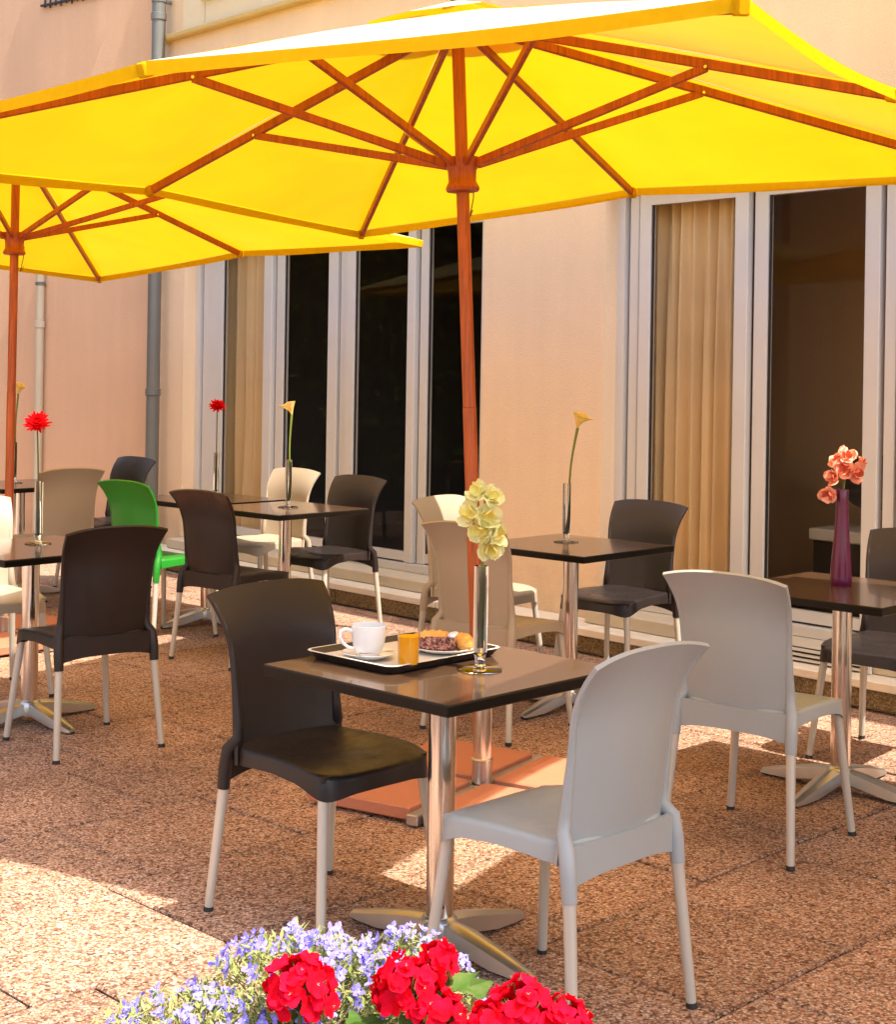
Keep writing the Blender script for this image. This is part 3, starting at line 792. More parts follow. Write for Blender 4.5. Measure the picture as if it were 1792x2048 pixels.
# ------------------------------------------------------------------ tables
TS = 0.665
def table_meshes():
    d = {}
    b = MB(); b.box((0, 0, 0.7255), (TS, TS, 0.028), bev=0.003)
    d['edge_band'] = b.mesh('edge_band', 'tabletop_edge')
    b = MB(); b.box((0, 0, 0.7405), (TS - 0.006, TS - 0.006, 0.0016)); d['top_sheet'] = b.mesh('top_sheet', 'tabletop')
    b = MB(); b.tube([(0, 0, 0.07), (0, 0, 0.708)], 0.036, 28); d['column'] = b.mesh('column', 'chrome', 40)
    b = MB(); b.box((0, 0, 0.704), (0.30, 0.04, 0.012)); b.box((0, 0, 0.7035), (0.04, 0.30, 0.0115)); d['top_plate'] = b.mesh('top_plate', 'cast')
    b = MB(); b.lathe([(0.05, 0.03), (0.052, 0.07), (0.046, 0.088), (0.037, 0.094)], 28); d['hub'] = b.mesh('hub', 'cast', 40)
    b = MB()
    prof = [(0.03, 0.088, 0.030, 0.030), (0.10, 0.080, 0.034, 0.032), (0.20, 0.058, 0.030, 0.028), (0.29, 0.034, 0.023, 0.022), (0.325, 0.024, 0.018, 0.019)]
    rings = []
    for (x, zt, w, hgt) in prof:
        zb = max(0.008, zt - hgt - 0.018)
        rings.append([Vector((x, -w, zb)), Vector((x, w, zb)), Vector((x, w * 0.9, zt - 0.008)), Vector((x, w * 0.25, zt)), Vector((x, -w * 0.25, zt)), Vector((x, -w * 0.9, zt - 0.008))])
    b.loft(rings); d['foot'] = b.mesh('foot', 'cast', 30)
    b = MB(); b.lathe([(0.014, 0.0), (0.016, 0.004), (0.016, 0.012)], 12, c=(0.312, 0, 0)); d['glide'] = b.mesh('glide', 'foot')
    b = MB(); b.box((0, 0, 0), (0.026, 0.003, 0.007)); d['sticker'] = b.mesh('label_sticker', 'iron')
    return d
TM = table_meshes()
def table(label, x, y, rz=R(45)):
    t = thing('bistro_table', label, 'table', (x, y, 0), rz, 'square bistro tables')
    e = link('edge_band', TM['edge_band'], t); link('top_sheet', TM['top_sheet'], t)
    link('column', TM['column'], t); link('top_plate', TM['top_plate'], t); link('hub', TM['hub'], t)
    for k in range(4):
        f_ = link('foot', TM['foot'], t); f_.rotation_euler = (0, 0, k * math.pi / 2)
        link('glide', TM['glide'], f_)
    return t
T1 = table('dark bistro table with the breakfast tray, nearest in front', 0.0, 3.915, R(46.5))
st_ = link('column_sticker', TM['sticker'], T1); a_ = R(-92 - 46.5); st_.location = (0.037 * math.cos(a_), 0.037 * math.sin(a_), 0.125); st_.rotation_euler = (0, 0, a_ + math.pi / 2)
table('dark bistro table with a yellow calla lily before the stucco pier', 0.57, 6.8, R(47))
table('dark bistro table with the purple vase at the right edge', 1.46, 5.50, R(46))
table('dark bistro table with a red gerbera at the left edge', -1.76, 6.38, R(48))
table('dark bistro table with a calla lily joined to the gerbera table', -0.90, 8.42, R(47))
table('dark bistro table with a red gerbera in front of the brown curtain', -1.42, 8.95, R(47))
table('far dark bistro table behind the left parasol pole', -2.80, 9.85, R(48))

# ------------------------------------------------------------------ chairs
def seat_outline(k, n, inset=0.0):
    a = 2 * math.pi * k / n
    c_, s_ = math.cos(a), math.sin(a)
    ex = 0.34
    x = math.copysign(abs(c_) ** ex, c_); y = math.copysign(abs(s_) ** ex, s_)
    hw = 0.205 + 0.012 * y - inset
    return x * hw, y * (0.207 - inset) + 0.0 + (0.012 * (1 - x * x) if y > 0 else 0)
def seat_z(x, y):
    z = 0.462 - 0.014 * math.exp(-((x / 0.14) ** 2 + ((y + 0.03) / 0.15) ** 2))
    z -= 0.016 * max(0, (y - 0.08) / 0.13) ** 2
    z += 0.010 * (abs(x) / 0.21) ** 2 * max(0, 1 - abs(y + 0.02) / 0.2)
    z += 0.012 * max(0, (-y - 0.12) / 0.09)
    return z
def back_pt(u, v):
    x_ = 2 * u - 1
    hw = 0.198 - 0.006 * math.sin(math.pi * min(1, v * 1.1)) + 0.018 * v ** 5
    ztop = 0.893 - 0.022 * abs(x_) ** 2.6
    zb = 0.415 + 0.045 * (1 - abs(x_) ** 3) * -0.35
    z = zb + (ztop - zb) * v
    y = -0.196 - 0.034 * v - 0.052 * max(0, (v - 0.66) / 0.34) ** 2 * (1 + 0.25 * x_ * x_)
    y += 0.030 * x_ * x_ * (1 - 0.7 * v) - 0.012 * (1 - x_ * x_) * math.sin(math.pi * v)
    return Vector((x_ * hw, y, z))
def chair_meshes(cm):
    d = {}
    n = 56
    b = MB()
    rings = [[Vector((0.0, 0.0, seat_z(0, 0)))] ]
    sc_ = [0.25, 0.5, 0.75, 0.92]
    rr = []
    for s_ in sc_:
        rr.append([Vector((seat_outline(k, n)[0] * s_, seat_outline(k, n)[1] * s_, seat_z(seat_outline(k, n)[0] * s_, seat_outline(k, n)[1] * s_))) for k in range(n)])
    def rim(inset, dz, dip):
        out = []
        for k in range(n):
            x, y = seat_outline(k, n, inset)
            z = seat_z(x, y) - dz
            cor = (abs(x) / 0.21) ** 4 * (abs(y) / 0.21) ** 4
            z -= dip * (0.55 + 0.75 * cor)
            out.append(Vector((x, y, z)))
        return out
    rr.append(rim(0.008, 0.001, 0)); rr.append(rim(0.002, 0.005, 0)); rr.append(rim(0.0, 0.012, 0))
    rr.append(rim(-0.004, 0.012, 0.055)); rr.append(rim(0.006, 0.012, 0.057)); rr.append(rim(0.01, 0.014, 0.0))
    b.loft(rr, True, True); d['seat'] = b.mesh('seat', cm, 50)
    b = MB(); b.sheet(back_pt, 22, 24, 0.011); d['backrest'] = b.mesh('backrest', cm, 60)
    for sgn in (-1, 1):
        b = MB()
        pts = [Vector((sgn * 0.204, -0.214, 0.345)), Vector((sgn * 0.2035, -0.209, 0.40)), Vector((sgn * 0.200, -0.200, 0.455))]
        rad = [0.0178, 0.0192, 0.0188]
        uu = 0.012 if sgn < 0 else 0.988
        for v_, r_ in ((0.16, 0.0170), (0.26, 0.0145), (0.38, 0.0125), (0.52, 0.0100), (0.68, 0.0085), (0.82, 0.0075), (0.93, 0.0068), (0.985, 0.0060)):
            p_ = back_pt(uu, v_); pts.append(p_ + Vector((-sgn * r_ * 0.35, 0.0, 0.0))); rad.append(r_)
        b.tube(pts, rad, 14); d['stile%d' % sgn] = b.mesh('back_post', cm, 60)
        b = MB()
        b.tube([(sgn * 0.178, 0.172, 0.40), (sgn * 0.178, 0.172, 0.45)], [0.019, 0.022], 12)
        d['socket%d' % sgn] = b.mesh('leg_socket', cm, 60)
        b = MB(); b.tube([(sgn * 0.180, 0.174, 0.43), (sgn * 0.222, 0.218, 0.012)], [0.0155, 0.0125], 14); d['fleg%d' % sgn] = b.mesh('leg', 'leg', 40)
        b = MB(); b.tube([(sgn * 0.203, -0.212, 0.36), (sgn * 0.224, -0.246, 0.012)], [0.0155, 0.0125], 14); d['rleg%d' % sgn] = b.mesh('leg', 'leg', 40)
        b = MB(); b.tube([(sgn * 0.2232, 0.2193, 0.0), (sgn * 0.222, 0.218, 0.014)], 0.0138, 12); d['ff%d' % sgn] = b.mesh('foot_cap', 'foot', 40)
        b = MB(); b.tube([(sgn * 0.2247, -0.247, 0.0), (sgn * 0.224, -0.246, 0.014)], 0.0138, 12); d['rf%d' % sgn] = b.mesh('foot_cap', 'foot', 40)
    b = MB()
    def rail(u, v):
        x_ = 2 * u - 1
        return Vector((x_ * 0.2, -0.203 - 0.010 * (1 - x_ * x_), 0.388 + 0.075 * v - 0.02 * (abs(x_) ** 3) * (1 - v)))
    b.sheet(rail, 16, 2, 0.014); d['rail'] = b.mesh('rear_rail', cm, 60)
    return d
CMS = {}
def chair(label, colour, x, y, face):
    """face = direction the sitter looks, as an (x, y) vector"""
    if colour not in CMS: CMS[colour] = chair_meshes(colour)
    d = CMS[colour]
    rz = math.atan2(face[1], face[0]) - math.pi / 2
    t = thing('stacking_chair', label, 'chair', (x, y, 0), rz, 'plastic terrace chairs')
    link('seat', d['seat'], t); link('backrest', d['backrest'], t); link('rear_rail', d['rail'], t)
    for s_ in (-1, 1):
        link('back_post', d['stile%d' % s_], t)
        link('leg_socket', d['socket%d' % s_], t)
        l1 = link('leg', d['fleg%d' % s_], t); link('foot_cap', d['ff%d' % s_], l1)
        l2 = link('leg', d['rleg%d' % s_], t); link('foot_cap', d['rf%d' % s_], l2)
    return t
AWAY_L, AWAY_R, TOW_L, TOW_R = (-0.72, 0.69), (0.62, 0.785), (-0.66, -0.75), (0.79, -0.61)
chair('light grey chair in the right foreground with its back to the viewer', 'light_grey', 0.272, 3.590, (-0.72, 0.69))
chair('dark brown chair facing the breakfast table on its left side', 'dark', -0.31, 4.165, (0.725, -0.69))
chair('light grey chair with its back turned at the purple vase table', 'light_grey', 1.05, 4.93, AWAY_R)
chair('dark chair with its back turned at the left gerbera table', 'dark', -1.45, 6.03, (-0.64, 0.77))
chair('beige chair cut by the left edge behind the gerbera table', 'beige', -2.10, 6.90, (0.62, -0.78))
chair('beige chair behind the left gerbera table with its back turned', 'beige', -2.47, 9.40, (-0.64, 0.77))
chair('bright green plastic chair left of the dark chairs', 'green', -1.60, 8.46, AWAY_R)
chair('dark chair right of the green chair with its back turned', 'dark', -1.09, 7.87, AWAY_R)
chair('dark chair standing before the grey drainpipe', 'dark', -2.36, 10.30, TOW_L)
chair('sunlit beige chair behind the calla table before the dark glazing', 'beige', -1.14, 9.33, TOW_L)
chair('dark chair right of the joined tables before the dark panes', 'dark', -0.70, 8.74, TOW_L)
chair('beige chair just behind another beige chair left of the pier', 'beige', 0.19, 7.38, TOW_R)
chair('beige chair behind the parasol pole with its back turned', 'beige', 0.245, 6.42, AWAY_R)
chair('dark chair with a sunlit top before the beige curtain', 'dark', 0.83, 7.24, TOW_L)
chair('dark chair cut by the right edge beyond the purple vase', 'dark', 1.77, 5.98, TOW_L)
chair('light grey chair at the right edge of which one leg shows', 'light_grey', 1.815, 4.92, (-0.71, 0.70))

# ------------------------------------------------------------------ vases and their flowers
ZT_ = 0.7415
def vase_mesh():
    b = MB()
    b.lathe([(0.0, 0.0), (0.056, 0.0), (0.058, 0.003), (0.05, 0.006), (0.018, 0.009), (0.0125, 0.016), (0.0135, 0.03), (0.0185, 0.05), (0.0185, 0.268)], 28, cap0=False, cap1=False)
    b.lathe([(0.0160, 0.268), (0.0160, 0.045), (0.0, 0.035)], 28, cap0=False, cap1=False)
    b.lathe([(0.0185, 0.268), (0.0160, 0.268)], 28, cap0=False, cap1=False)
    return b.mesh('bud_vase', 'clear', 40)
VM = vase_mesh()
def bud_vase(label, x, y):
    v = link('bud_vase', VM); v.location = (x, y, ZT_)
    return tag(v, label, 'vase', 'glass bud vases')

def petal_fan(mb, c, axis, n, length, width, cup, rnd, mi=0, jitter=0.15, segs=3, wave=0.0):
    """a ring of n petals round axis at c; each a curved strip"""
    axis = Vector(axis).normalized(); e1 = axis.orthogonal().normalized(); e2 = axis.cross(e1)
    a0 = rnd.uniform(0, 6.28)
    for k in range(n):
        a = a0 + 2 * math.pi * (k + rnd.uniform(-jitter, jitter)) / n
        o = e1 * math.cos(a) + e2 * math.sin(a); sd = axis.cross(o)
        Lk = length * rnd.uniform(0.85, 1.12)
        cu = cup + rnd.uniform(-0.15, 0.15)
        rows = []
        for j in range(segs + 1):
            t = j / segs
            w = width * (math.sin(math.pi * (0.12 + 0.80 * t)) ** 0.8) * 0.5
            p = Vector(c) + o * (Lk * t * math.cos(cu * t)) + axis * (Lk * (math.sin(cu) * t ** 1.5))
            rows.append([p - sd * w + axis * wave * rnd.uniform(-1, 1), p + axis * (0.12 * w), p + sd * w + axis * wave * rnd.uniform(-1, 1)])
        vs = [q for r_ in rows for q in r_]
        fs = []
        for j in range(segs):
            for i in range(2):
                a_ = j * 3 + i; fs.append((a_, a_ + 1, a_ + 4, a_ + 3))
        mb.add(vs, fs, mi)

def calla(label, x, y, ztop, lean, face):
    rnd = random.Random(int(x * 1000) + 5)
    t = thing('calla_lily', label, 'flower', (x, y, ZT_ + 0.04), 0, 'calla lilies')
    H = ztop - ZT_ - 0.04 - 0.05
    top = Vector((lean[0], lean[1], H))
    b = MB(); pts = [Vector((0.008 * math.sin(6 * q), 0, 0)) * (1 - q) + Vector((lean[0] * q ** 2, lean[1] * q ** 2, H * q)) for q in [i / 10 for i in range(11)]]
    b.tube(pts, [0.0048] * 8 + [0.0052, 0.006, 0.007], 8); b.build('stem', 'stem', t, 60)
    fx = Vector((face[0], face[1], 0)).normalized(); sd = Vector((-fx.y, fx.x, 0))
    def spathe(u, v):
        a = (u - 0.5) * 2 * math.pi * 0.97
        r = 0.006 + 0.026 * v ** 1.3
        lipz = 0.065 * v - 0.028 * v * v * max(0, math.cos(a)) ** 2
        tip = max(0, math.cos(a)) ** 6 * v ** 3
        o = fx * math.cos(a) + sd * math.sin(a)
        return top + Vector((0, 0, lipz + 0.01 * v * (1 - math.cos(a)) / 2)) + o * r + fx * (0.045 * tip) + Vector((0, 0, 0.006 * tip)) + fx * 0.012 * v
    b = MB(); b.grid(spathe, 22, 8); b.build('spathe', 'calla', t, 180)
    b = MB(); b.tube([top + Vector((0, 0, 0.01)), top + fx * 0.008 + Vector((0, 0, 0.05))], [0.004, 0.003], 8); b.build('spadix', 'juice', t, 60)
    return t

def gerbera(label, x, y, ztop, lean, axis, r=0.058):
    rnd = random.Random(int(x * 1000) + 11)
    t = thing('gerbera', label, 'flower', (x, y, ZT_ + 0.04), 0, 'red gerberas')
    H = ztop - ZT_ - 0.04
    b = MB(); pts = [Vector((lean[0] * q ** 2, lean[1] * q ** 2, H * q)) for q in [i / 8 for i in range(9)]]
    b.tube(pts, 0.0035, 8); b.build('stem', 'stem_dark', t, 60)
    top = pts[-1]
    b = MB()
    for (n_, L_, cu, dz) in ((20, r, 0.15, 0.0), (18, r * 0.92, 0.45, 0.004), (16, r * 0.75, 0.8, 0.008), (14, r * 0.5, 1.1, 0.012), (10, r * 0.3, 1.3, 0.014)):
        petal_fan(b, top + Vector(axis) * dz, axis, n_, L_, 0.015, cu, rnd, 0, 0.3)
    b.build('petals', 'gerbera', t, 60)
    return t

bud_vase('clear bud vase on the nearest table before the parasol pole', 0.094, 3.868)
bud_vase('clear bud vase holding a calla before the stucco pier', 0.555, 6.90)
bud_vase('clear bud vase holding a calla on the joined tables', -0.888, 8.44)
bud_vase('clear bud vase with a gerbera at the left edge', -1.765, 6.50)
bud_vase('clear bud vase with a gerbera before the brown curtain', -1.385, 9.02)
bud_vase('clear bud vase on the far left table', -2.86, 9.92)
calla('yellow calla lily on a long stem before the stucco pier', 0.555, 6.90, 1.315, (0.045, 0.0), (0.8, -0.6))
calla('yellow calla lily on a long stem before the dark glazing', -0.888, 8.44, 1.315, (0.012, 0.0), (-0.9, -0.3))
calla('small pale calla lily beside the left parasol pole', -2.86, 9.92, 1.38, (0.02, 0.0), (0.8, -0.6))
gerbera('large red gerbera on a tall stem at the left edge', -1.765, 6.50, 1.26, (-0.012, 0.0), (0.1, -0.75, 0.65))
gerbera('red gerbera before the brown curtain', -1.385, 9.02, 1.285, (0.0, 0.0), (0.15, -0.6, 0.78), 0.054)

def gladiolus(name, label, loc, blooms, mats, stem_top, seed, group=None):
    rnd = random.Random(seed)
    t = thing(name, label, 'flower', loc, 0, group)
    b = MB(); b.tube([(0, 0, 0), (stem_top[0] * 0.4, stem_top[1] * 0.4, stem_top[2] * 0.5), stem_top], [0.004, 0.0035, 0.002], 8); b.build('stem', 'stem', t, 60)
    for (p, ax_, s_) in blooms:
        b = MB()
        ax_ = Vector(ax_).normalized()
        petal_fan(b, p, ax_, 3, 0.044 * s_, 0.046 * s_, 0.5, rnd, 0, 0.1, 7, 0.006)
        petal_fan(b, Vector(p) + ax_ * 0.003, ax_, 3, 0.038 * s_, 0.040 * s_, 0.8, rnd, 0, 0.1, 7, 0.007)
        petal_fan(b, Vector(p) + ax_ * 0.006, ax_, 3, 0.030 * s_, 0.030 * s_, 1.1, rnd, 1, 0.3, 5, 0.004)
        b.tube([Vector(p) - ax_ * 0.022 * s_, Vector(p) + ax_ * 0.006], [0.004, 0.012 * s_], 8, 0)
        b.build('bloom', mats, t, 60)
    return t
gladiolus('gladiolus', 'pale yellow green gladiolus blooms in the nearest bud vase', (0.094, 3.868, 0.80),
    [((-0.010, -0.01, 0.395), (-0.5, -0.7, 0.55), 0.85), ((0.020, -0.015, 0.385), (0.5, -0.7, 0.5), 0.8), ((-0.022, -0.015, 0.345), (-0.7, -0.7, 0.25), 1.0),
     ((0.012, -0.02, 0.335), (0.3, -0.95, 0.15), 1.05), ((0.0, -0.022, 0.30), (-0.35, -0.9, 0.0), 1.0), ((0.028, -0.015, 0.295), (0.75, -0.65, 0.0), 1.0),
     ((0.018, -0.02, 0.262), (0.2, -0.85, -0.4), 0.95)], ['gladiolus', 'glad_tip'], (0.006, 0.0, 0.40), 4)
pv = MB()
pv.lathe([(0.036, 0.0), (0.0395, 0.006), (0.040, 0.03), (0.037, 0.09), (0.030, 0.17), (0.024, 0.25), (0.0225, 0.31), (0.0245, 0.355), (0.0235, 0.357), (0.020, 0.31), (0.018, 0.2)], 32, cap1=True)
pvo = pv.build('tall_vase', 'purple', None, 40); pvo.location = (1.475, 5.585, ZT_)
tag(pvo, 'tall tapering purple vase on the right hand table', 'vase')
gladiolus('gladiolus', 'salmon pink gladiolus blooms in the purple vase', (1.475, 5.585, ZT_ + 0.30),
    [((-0.052, -0.01, 0.04), (-0.45, -0.75, -0.3), 1.0), ((-0.035, -0.015, 0.10), (-0.8, -0.6, 0.2), 0.95), ((0.0, -0.02, 0.13), (-0.2, -0.95, 0.2), 1.05),
     ((0.035, -0.015, 0.12), (0.5, -0.8, -0.1), 1.15), ((0.010, -0.01, 0.175), (0.0, -0.75, 0.65), 1.0), ((-0.02, -0.01, 0.16), (-0.6, -0.6, 0.5), 0.9), ((0.062, 0.0, 0.155), (0.9, -0.3, 0.3), 0.75)],
    ['glad_pink', 'throat'], (0.02, 0.0, 0.19), 8)

# ------------------------------------------------------------------ breakfast on the nearest table
TA = R(46.5)
ty = Vector((math.cos(TA), math.sin(TA), 0)); tx = Vector((math.sin(TA), -math.cos(TA), 0))
tray = thing('tray', 'dark serving tray with pale liner on the nearest table', 'tray', (-0.105, 4.03, ZT_), TA - math.pi / 2)
def rr_ring(hx, hy, r_, z, n=6):
    out = []
    for (cx, cy, a0) in ((hx - r_, hy - r_, 0), (-hx + r_, hy - r_, 90), (-hx + r_, -hy + r_, 180), (hx - r_, -hy + r_, 270)):
        for k in range(n + 1):
            a = R(a0 + 90 * k / n); out.append(Vector((cx + r_ * math.cos(a), cy + r_ * math.sin(a), z)))
    return out
b = MB(); b.loft([rr_ring(0.148, 0.195, 0.02, 0.001), rr_ring(0.152, 0.199, 0.022, 0.004), rr_ring(0.165, 0.212, 0.028, 0.021), rr_ring(0.168, 0.215, 0.03, 0.022), rr_ring(0.166, 0.213, 0.029, 0.0235), rr_ring(0.161, 0.208, 0.027, 0.0225), rr_ring(0.150, 0.197, 0.022, 0.008)], True, True)
b.build('tray_body', 'tray', tray, 40)
b = MB(); b.loft([rr_ring(0.1675, 0.2145, 0.03, 0.0232), rr_ring(0.1655, 0.2125, 0.029, 0.0246), rr_ring(0.1605, 0.2075, 0.027, 0.0238)], False, False)
b.build('tray_rim', 'tray_rim', tray, 60)
b = MB(); b.loft([rr_ring(0.146, 0.193, 0.02, 0.0085), rr_ring(0.146, 0.193, 0.02, 0.0095)]); b.build('tray_liner', 'tray_rim', tray)
ZP = ZT_ + 0.0102
sau = MB(); sau.lathe([(0.0, 0.0), (0.035, 0.0), (0.04, 0.003), (0.068, 0.014), (0.072, 0.018), (0.070, 0.019), (0.045, 0.008), (0.0, 0.006)], 40, cap0=False, cap1=False)
so = sau.build('saucer', 'china', None, 40); so.location = (-0.198, 3.945, ZP); tag(so, 'white saucer under the coffee cup on the tray', 'saucer')
cup = thing('coffee_cup', 'white coffee cup with its handle to the left on the tray', 'cup', (-0.198, 3.945, ZP + 0.0082))
b = MB(); b.lathe([(0.0, 0.0), (0.026, 0.0), (0.028, 0.003), (0.036, 0.012), (0.042, 0.03), (0.0455, 0.06), (0.047, 0.080), (0.0455, 0.081), (0.044, 0.06), (0.040, 0.03), (0.03, 0.01), (0.0, 0.006)], 40, cap0=False, cap1=False)
b.build('bowl', 'china', cup, 40)
b = MB(); hd = Vector((-0.95, -0.3, 0)).normalized()
b.tube([hd * 0.0445 + Vector((0, 0, 0.066)), hd * 0.062 + Vector((0, 0, 0.072)), hd * 0.076 + Vector((0, 0, 0.066)), hd * 0.078 + Vector((0, 0, 0.052)), hd * 0.070 + Vector((0, 0, 0.036)), hd * 0.055 + Vector((0, 0, 0.024)), hd * 0.040 + Vector((0, 0, 0.02))], [0.005, 0.005, 0.005, 0.005, 0.0048, 0.0046, 0.0045], 10)
b.build('handle', 'china', cup, 60)
b = MB(); b.lathe([(0.0, 0.064), (0.0435, 0.064)], 32, cap0=False, cap1=False); b.build('coffee', 'tray', cup)
spn = thing('teaspoon', 'small steel teaspoon lying on the saucer', 'spoon', (-0.178, 3.90, ZP + 0.022), R(35))
b = MB(); b.tube([(-0.05, 0, 0.004), (0.0, 0, 0.0), (0.03, 0, 0.002)], [0.0028, 0.0018, 0.0016], 8); b.build('spoon_handle', 'steel', spn, 60)
b = MB(); b.loft([[Vector((0.043 + 0.014 * math.cos(2 * math.pi * k / 16) * s_, 0.009 * math.sin(2 * math.pi * k / 16) * s_, 0.002 + z)) for k in range(16)] for s_, z in ((0.2, -0.003), (0.7, -0.002), (1, 0.001), (0.9, 0.001), (0.3, -0.002))]); b.build('spoon_bowl', 'steel', spn, 60)
jg = thing('juice_glass', 'glass of orange juice at the near corner of the tray', 'glass', (-0.090, 3.835, ZP))
b = MB(); b.lathe([(0.0, 0.0), (0.0255, 0.0), (0.0265, 0.004), (0.0295, 0.092), (0.028, 0.092), (0.0253, 0.010), (0.0, 0.009)], 32, cap0=False, cap1=False); b.build('tumbler', 'thin', jg, 40)
b = MB(); b.lathe([(0.0, 0.0095), (0.0248, 0.0095), (0.0272, 0.080), (0.0, 0.080)], 32, cap0=False, cap1=False); b.build('juice', 'juice', jg, 40)
pc = Vector((0.0, 4.065, ZP))
pla = MB(); pla.lathe([(0.0, 0.0), (0.05, 0.0), (0.055, 0.002), (0.085, 0.012), (0.088, 0.015), (0.086, 0.016), (0.058, 0.006), (0.0, 0.005)], 40, cap0=False, cap1=False)
po = pla.build('plate', 'china', None, 40); po.location = pc; tag(po, 'white plate of pastries at the far side of the tray', 'plate')
def croissant(label, loc, rz, s_):
    b = MB(); pts = []; rad = []
    for i in range(25):
        q = i / 24; a = R(-75 + 150 * q)
        pts.append(Vector((0.045 * math.sin(a), 0.03 * (1 - math.cos(a)) - 0.01, 0.016)) * s_)
        rad.append(s_ * (0.004 + 0.0165 * math.sin(math.pi * q) ** 0.7 * (1 + 0.10 * math.cos(q * 2 * math.pi * 6))))
    b.tube(pts, rad, 16); o = b.build('croissant', 'croissant', None, 60); o.location = loc; o.rotation_euler = (0, 0, rz)
    tag(o, label, 'croissant', 'croissants on the plate')
croissant('golden croissant at the left back of the pastry plate', pc + Vector((-0.035, 0.028, 0.008)), R(20), 1.25)
croissant('golden croissant nearest the bud vase on the pastry plate', pc + Vector((0.045, -0.012, 0.008)), R(110), 1.15)
b = MB()
bo = [Vector((0.052 * math.copysign(abs(math.cos(a)) ** 0.55, math.cos(a)), 0, 0.019 + 0.019 * math.copysign(abs(math.sin(a)) ** 0.6, math.sin(a)))) for a in [2 * math.pi * k / 24 for k in range(24)]]
b.loft([[p + Vector((0, dy, 0)) for p in bo] for dy in (-0.009, 0.009)])
br = b.build('bread_slice', 'raisin_bread', None, 40); br.location = pc + Vector((-0.02, -0.03, 0.006)); br.rotation_euler = (R(-38), 0, R(-8))
tag(br, 'slice of pink fruit bread with dark raisins leaning on the plate', 'bread')
b = MB(); b.box((0, 0, 0.009), (0.034, 0.026, 0.018), bev=0.005)
bt = b.build('butter_packet', 'foil', None); bt.location = pc + Vector((0.028, 0.02, 0.03)); bt.rotation_euler = (R(12), R(-10), R(25)); tag(bt, 'small foil wrapped butter packet on the pastries', 'butter')

# ------------------------------------------------------------------ foreground planter
pt = thing('flower_trough', 'brown trough of flowers at the bottom edge of the picture', 'planter', (-0.10, 2.02, 0))
b = MB(); b.box((0, 0, 0.43), (1.15, 0.52, 0.16), bev=0.012); b.build('trough', 'planter', pt)
b = MB(); b.box((0, 0, 0.5115), (1.10, 0.47, 0.003)); b.build('soil', 'soil', pt)
for sx_ in (-0.45, 0.45):
    b = MB(); b.box((sx_, 0, 0.174), (0.12, 0.40, 0.345), bev=0.01); b.build('pedestal', 'planter', pt)

def leaf(mb, c, d, up, L_, w, mi=0, fold=0.3):
    d = Vector(d).normalized(); up = Vector(up); s_ = d.cross(up).normalized(); n_ = s_.cross(d)
    c = Vector(c)
    vs = [c, c + d * L_ * 0.4 - s_ * w + n_ * w * fold, c + d * L_ * 0.45, c + d * L_ * 0.4 + s_ * w + n_ * w * fold, c + d * L_]
    mb.add(vs, [(0, 2, 1), (0, 3, 2), (1, 2, 4), (2, 3, 4)], mi)

def lobelia(label, cx, cy, rx, ry, ztop, n_fl, seed):
    rnd = random.Random(seed)
    t = thing('lobelia', label, 'flower', (cx, cy, 0.512), 0, 'blue lobelia plants')
    H = ztop - 0.512
    stems = MB(); lv = MB(); fl = MB()
    heads = []
    for i in range(n_fl):
        a = rnd.uniform(0, 2 * math.pi); q = math.sqrt(rnd.random())
        x, y = rx * q * math.cos(a), ry * q * math.sin(a)
        z = H * (1 - 0.55 * q ** 2.2) * rnd.uniform(0.80, 1.06)
        heads.append(Vector((x, y, z)))
    for hp in heads:
        p0 = Vector((hp.x * 0.35, hp.y * 0.35, 0.0)); mid = (p0 + hp) * 0.5 + Vector((rnd.uniform(-.012, .012), rnd.uniform(-.012, .012), 0.015))
        if rnd.random() < 0.6: stems.tube([p0, mid, hp - Vector((0, 0, 0.004))], [0.0012, 0.001, 0.0007], 4)
        for j in range(4):
            q = rnd.uniform(0.45, 1.0); b_ = mid * (1 - q) + hp * q if q > 0 else mid
            d_ = Vector((rnd.uniform(-1, 1), rnd.uniform(-1, 1), rnd.uniform(-0.2, 0.9)))
            leaf(lv, b_, d_, (0, 0, 1), rnd.uniform(0.012, 0.022), rnd.uniform(0.0018, 0.0032))
        axis = (Vector((hp.x * 1.2, hp.y * 0.6 - 0.06, 0.07)) + Vector((rnd.uniform(-.05, .05), rnd.uniform(-.08, .02), rnd.uniform(-.02, .05)))).normalized()
        e1 = axis.orthogonal().normalized()
        sz = rnd.uniform(0.78, 1.1)
        for k in range(rnd.choice((1, 1, 2))):
            c = hp + Vector((rnd.uniform(-.008, .008), rnd.uniform(-.008, .008), -0.012 * k))
            petal_fan(fl, c, axis, 3, 0.0105 * sz, 0.0085 * sz, 0.25, rnd, 0, 0.12, 2)
            petal_fan(fl, c + axis * 0.001, axis, 2, 0.0065 * sz, 0.0035 * sz, 0.7, rnd, 0, 0.2, 2)
            petal_fan(fl, c + axis * 0.0016, axis, 3, 0.003 * sz, 0.0028 * sz, 0.2, rnd, 1, 0.1, 1)
    for i in range(n_fl * 9):
        a = rnd.uniform(0, 2 * math.pi); q = math.sqrt(rnd.random())
        x, y = rx * q * math.cos(a), ry * q * math.sin(a)
        z = H * (1 - 0.6 * q ** 2.2) * rnd.uniform(0.1, 0.92)
        leaf(lv, (x, y, z), (rnd.uniform(-1, 1), rnd.uniform(-1, 1), rnd.uniform(-0.1, 1)), (0, 0, 1), rnd.uniform(0.014, 0.026), rnd.uniform(0.002, 0.004))
    for nm, mb, mt in (('stems', stems, 'stem'), ('leaves', lv, 'lleaf'), ('flowers', fl, ['lobelia', 'lob_eye'])):
        o = mb.build(nm, mt, t, 60); o['kind'] = 'stuff'
    return t
lobelia('blue lobelia trailing at the left end of the trough', -0.37, 2.13, 0.15, 0.17, 0.598, 105, 1)
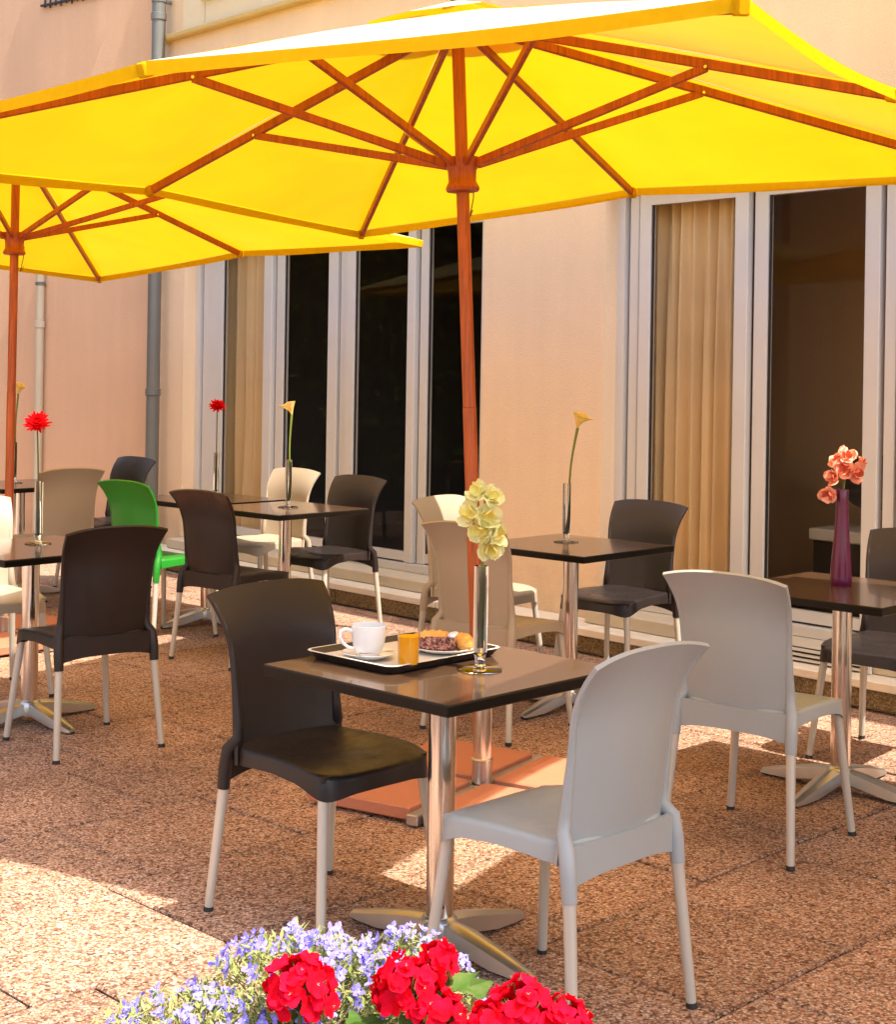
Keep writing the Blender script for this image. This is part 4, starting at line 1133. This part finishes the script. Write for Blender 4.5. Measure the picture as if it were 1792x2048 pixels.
lobelia('blue lobelia between the left and middle red geraniums', -0.20, 2.27, 0.17, 0.16, 0.655, 150, 2)
lobelia('blue lobelia below the base of the nearest table', -0.05, 2.28, 0.12, 0.13, 0.650, 60, 3)

def geranium(label, x, y, heads, seed):
    rnd = random.Random(seed)
    t = thing('geranium', label, 'flower', (x, y, 0.512), 0, 'red geraniums')
    lv = MB()
    for (hx, hy, hz, r_) in heads:
        c = Vector((hx, hy, hz - 0.512))
        b = MB(); b.tube([(hx * 0.3, hy * 0.3, 0), (hx * 0.7, hy * 0.8, c.z * 0.55), c - Vector((0, 0, r_ * 0.55))], [0.004, 0.0035, 0.003], 8)
        root = c - Vector((0, 0, r_ * 0.55))
        n_ = int(46 * (r_ / 0.055) ** 2)
        pet = MB(); bud = MB()
        for i in range(n_):
            zz = 1 - 1.45 * (i + 0.5) / n_
            rr_ = math.sqrt(max(0, 1 - zz * zz)); a = i * 2.39996 + rnd.uniform(-.25, .25)
            d_ = Vector((rr_ * math.cos(a), rr_ * math.sin(a), zz * 0.92)).normalized()
            p = c + d_ * r_ * rnd.uniform(0.80, 1.08)
            b.tube([root, p], 0.0009, 4)
            axis = (d_ + Vector((rnd.uniform(-.35, .35), rnd.uniform(-.35, .35), rnd.uniform(-.1, .3)))).normalized()
            petal_fan(pet, p, axis, 5, 0.0185 * rnd.uniform(0.85, 1.12), 0.0185, 0.28, rnd, 0, 0.12, 3, 0.0018)
            if rnd.random() < 0.5: petal_fan(pet, p + axis * 0.004, axis, 3, 0.012, 0.013, 0.7, rnd, 0, 0.2, 3, 0.002)
            if rnd.random() < 0.35: petal_fan(bud, p + axis * 0.007, axis, 3, 0.004, 0.0025, 0.9, rnd, 0, 0.2, 1)
        for i in range(9):
            a = rnd.uniform(0, 6.28); q = c + Vector((math.cos(a) * r_ * 0.75, math.sin(a) * r_ * 0.75, -r_ * rnd.uniform(0.45, 0.8)))
            bud.tube([q + Vector((0, 0, 0.012)), q, q - Vector((0, 0, 0.010))], [0.001, 0.003, 0.001], 5)
        b.build('flower_stalk', 'stem_dark', t, 60)
        o = pet.build('flower_head', 'geranium', t, 60)
        bud.build('buds', 'bud', o, 60)['kind'] = 'stuff'
        for i in range(10):
            a = rnd.uniform(0, 6.28); q = Vector((hx + math.cos(a) * rnd.uniform(0.01, 0.06), hy + math.sin(a) * rnd.uniform(0.0, 0.05), (c.z - r_) * rnd.uniform(0.45, 0.98)))
            up = Vector((rnd.uniform(-.5, .5), rnd.uniform(-.8, .2), 1)).normalized(); e1 = up.orthogonal().normalized(); e2 = up.cross(e1)
            R_ = rnd.uniform(0.018, 0.032); N = 22
            ring = []
            for k in range(N):
                aa = 2 * math.pi * k / N
                rad = R_ * (1 + 0.08 * math.cos(aa * 7)) * (0.25 if k == 0 else 1)
                ring.append(q + (e1 * math.cos(aa) + e2 * math.sin(aa)) * rad + up * (0.006 * math.cos(aa * 3.5) + 0.006))
            lv.add([q] + ring, [(0, 1 + k, 1 + (k + 1) % N) for k in range(N)])
    lv.build('leaves', 'gleaf', t, 60)
    return t
geranium('round red geranium head among the lobelia, leftmost of the geraniums', -0.195, 2.12, [(0.0, 0.0, 0.625, 0.047)], 21)
geranium('red geranium with several heads below the nearest table base', -0.03, 2.12, [(-0.012, 0.0, 0.630, 0.042), (0.030, 0.03, 0.662, 0.024), (0.035, -0.02, 0.602, 0.029)], 22)
geranium('red geranium at the right end of the trough before the grey chair', 0.13, 2.10, [(-0.012, 0.0, 0.600, 0.047), (0.045, 0.0, 0.592, 0.036), (-0.055, -0.01, 0.59, 0.03)], 23)
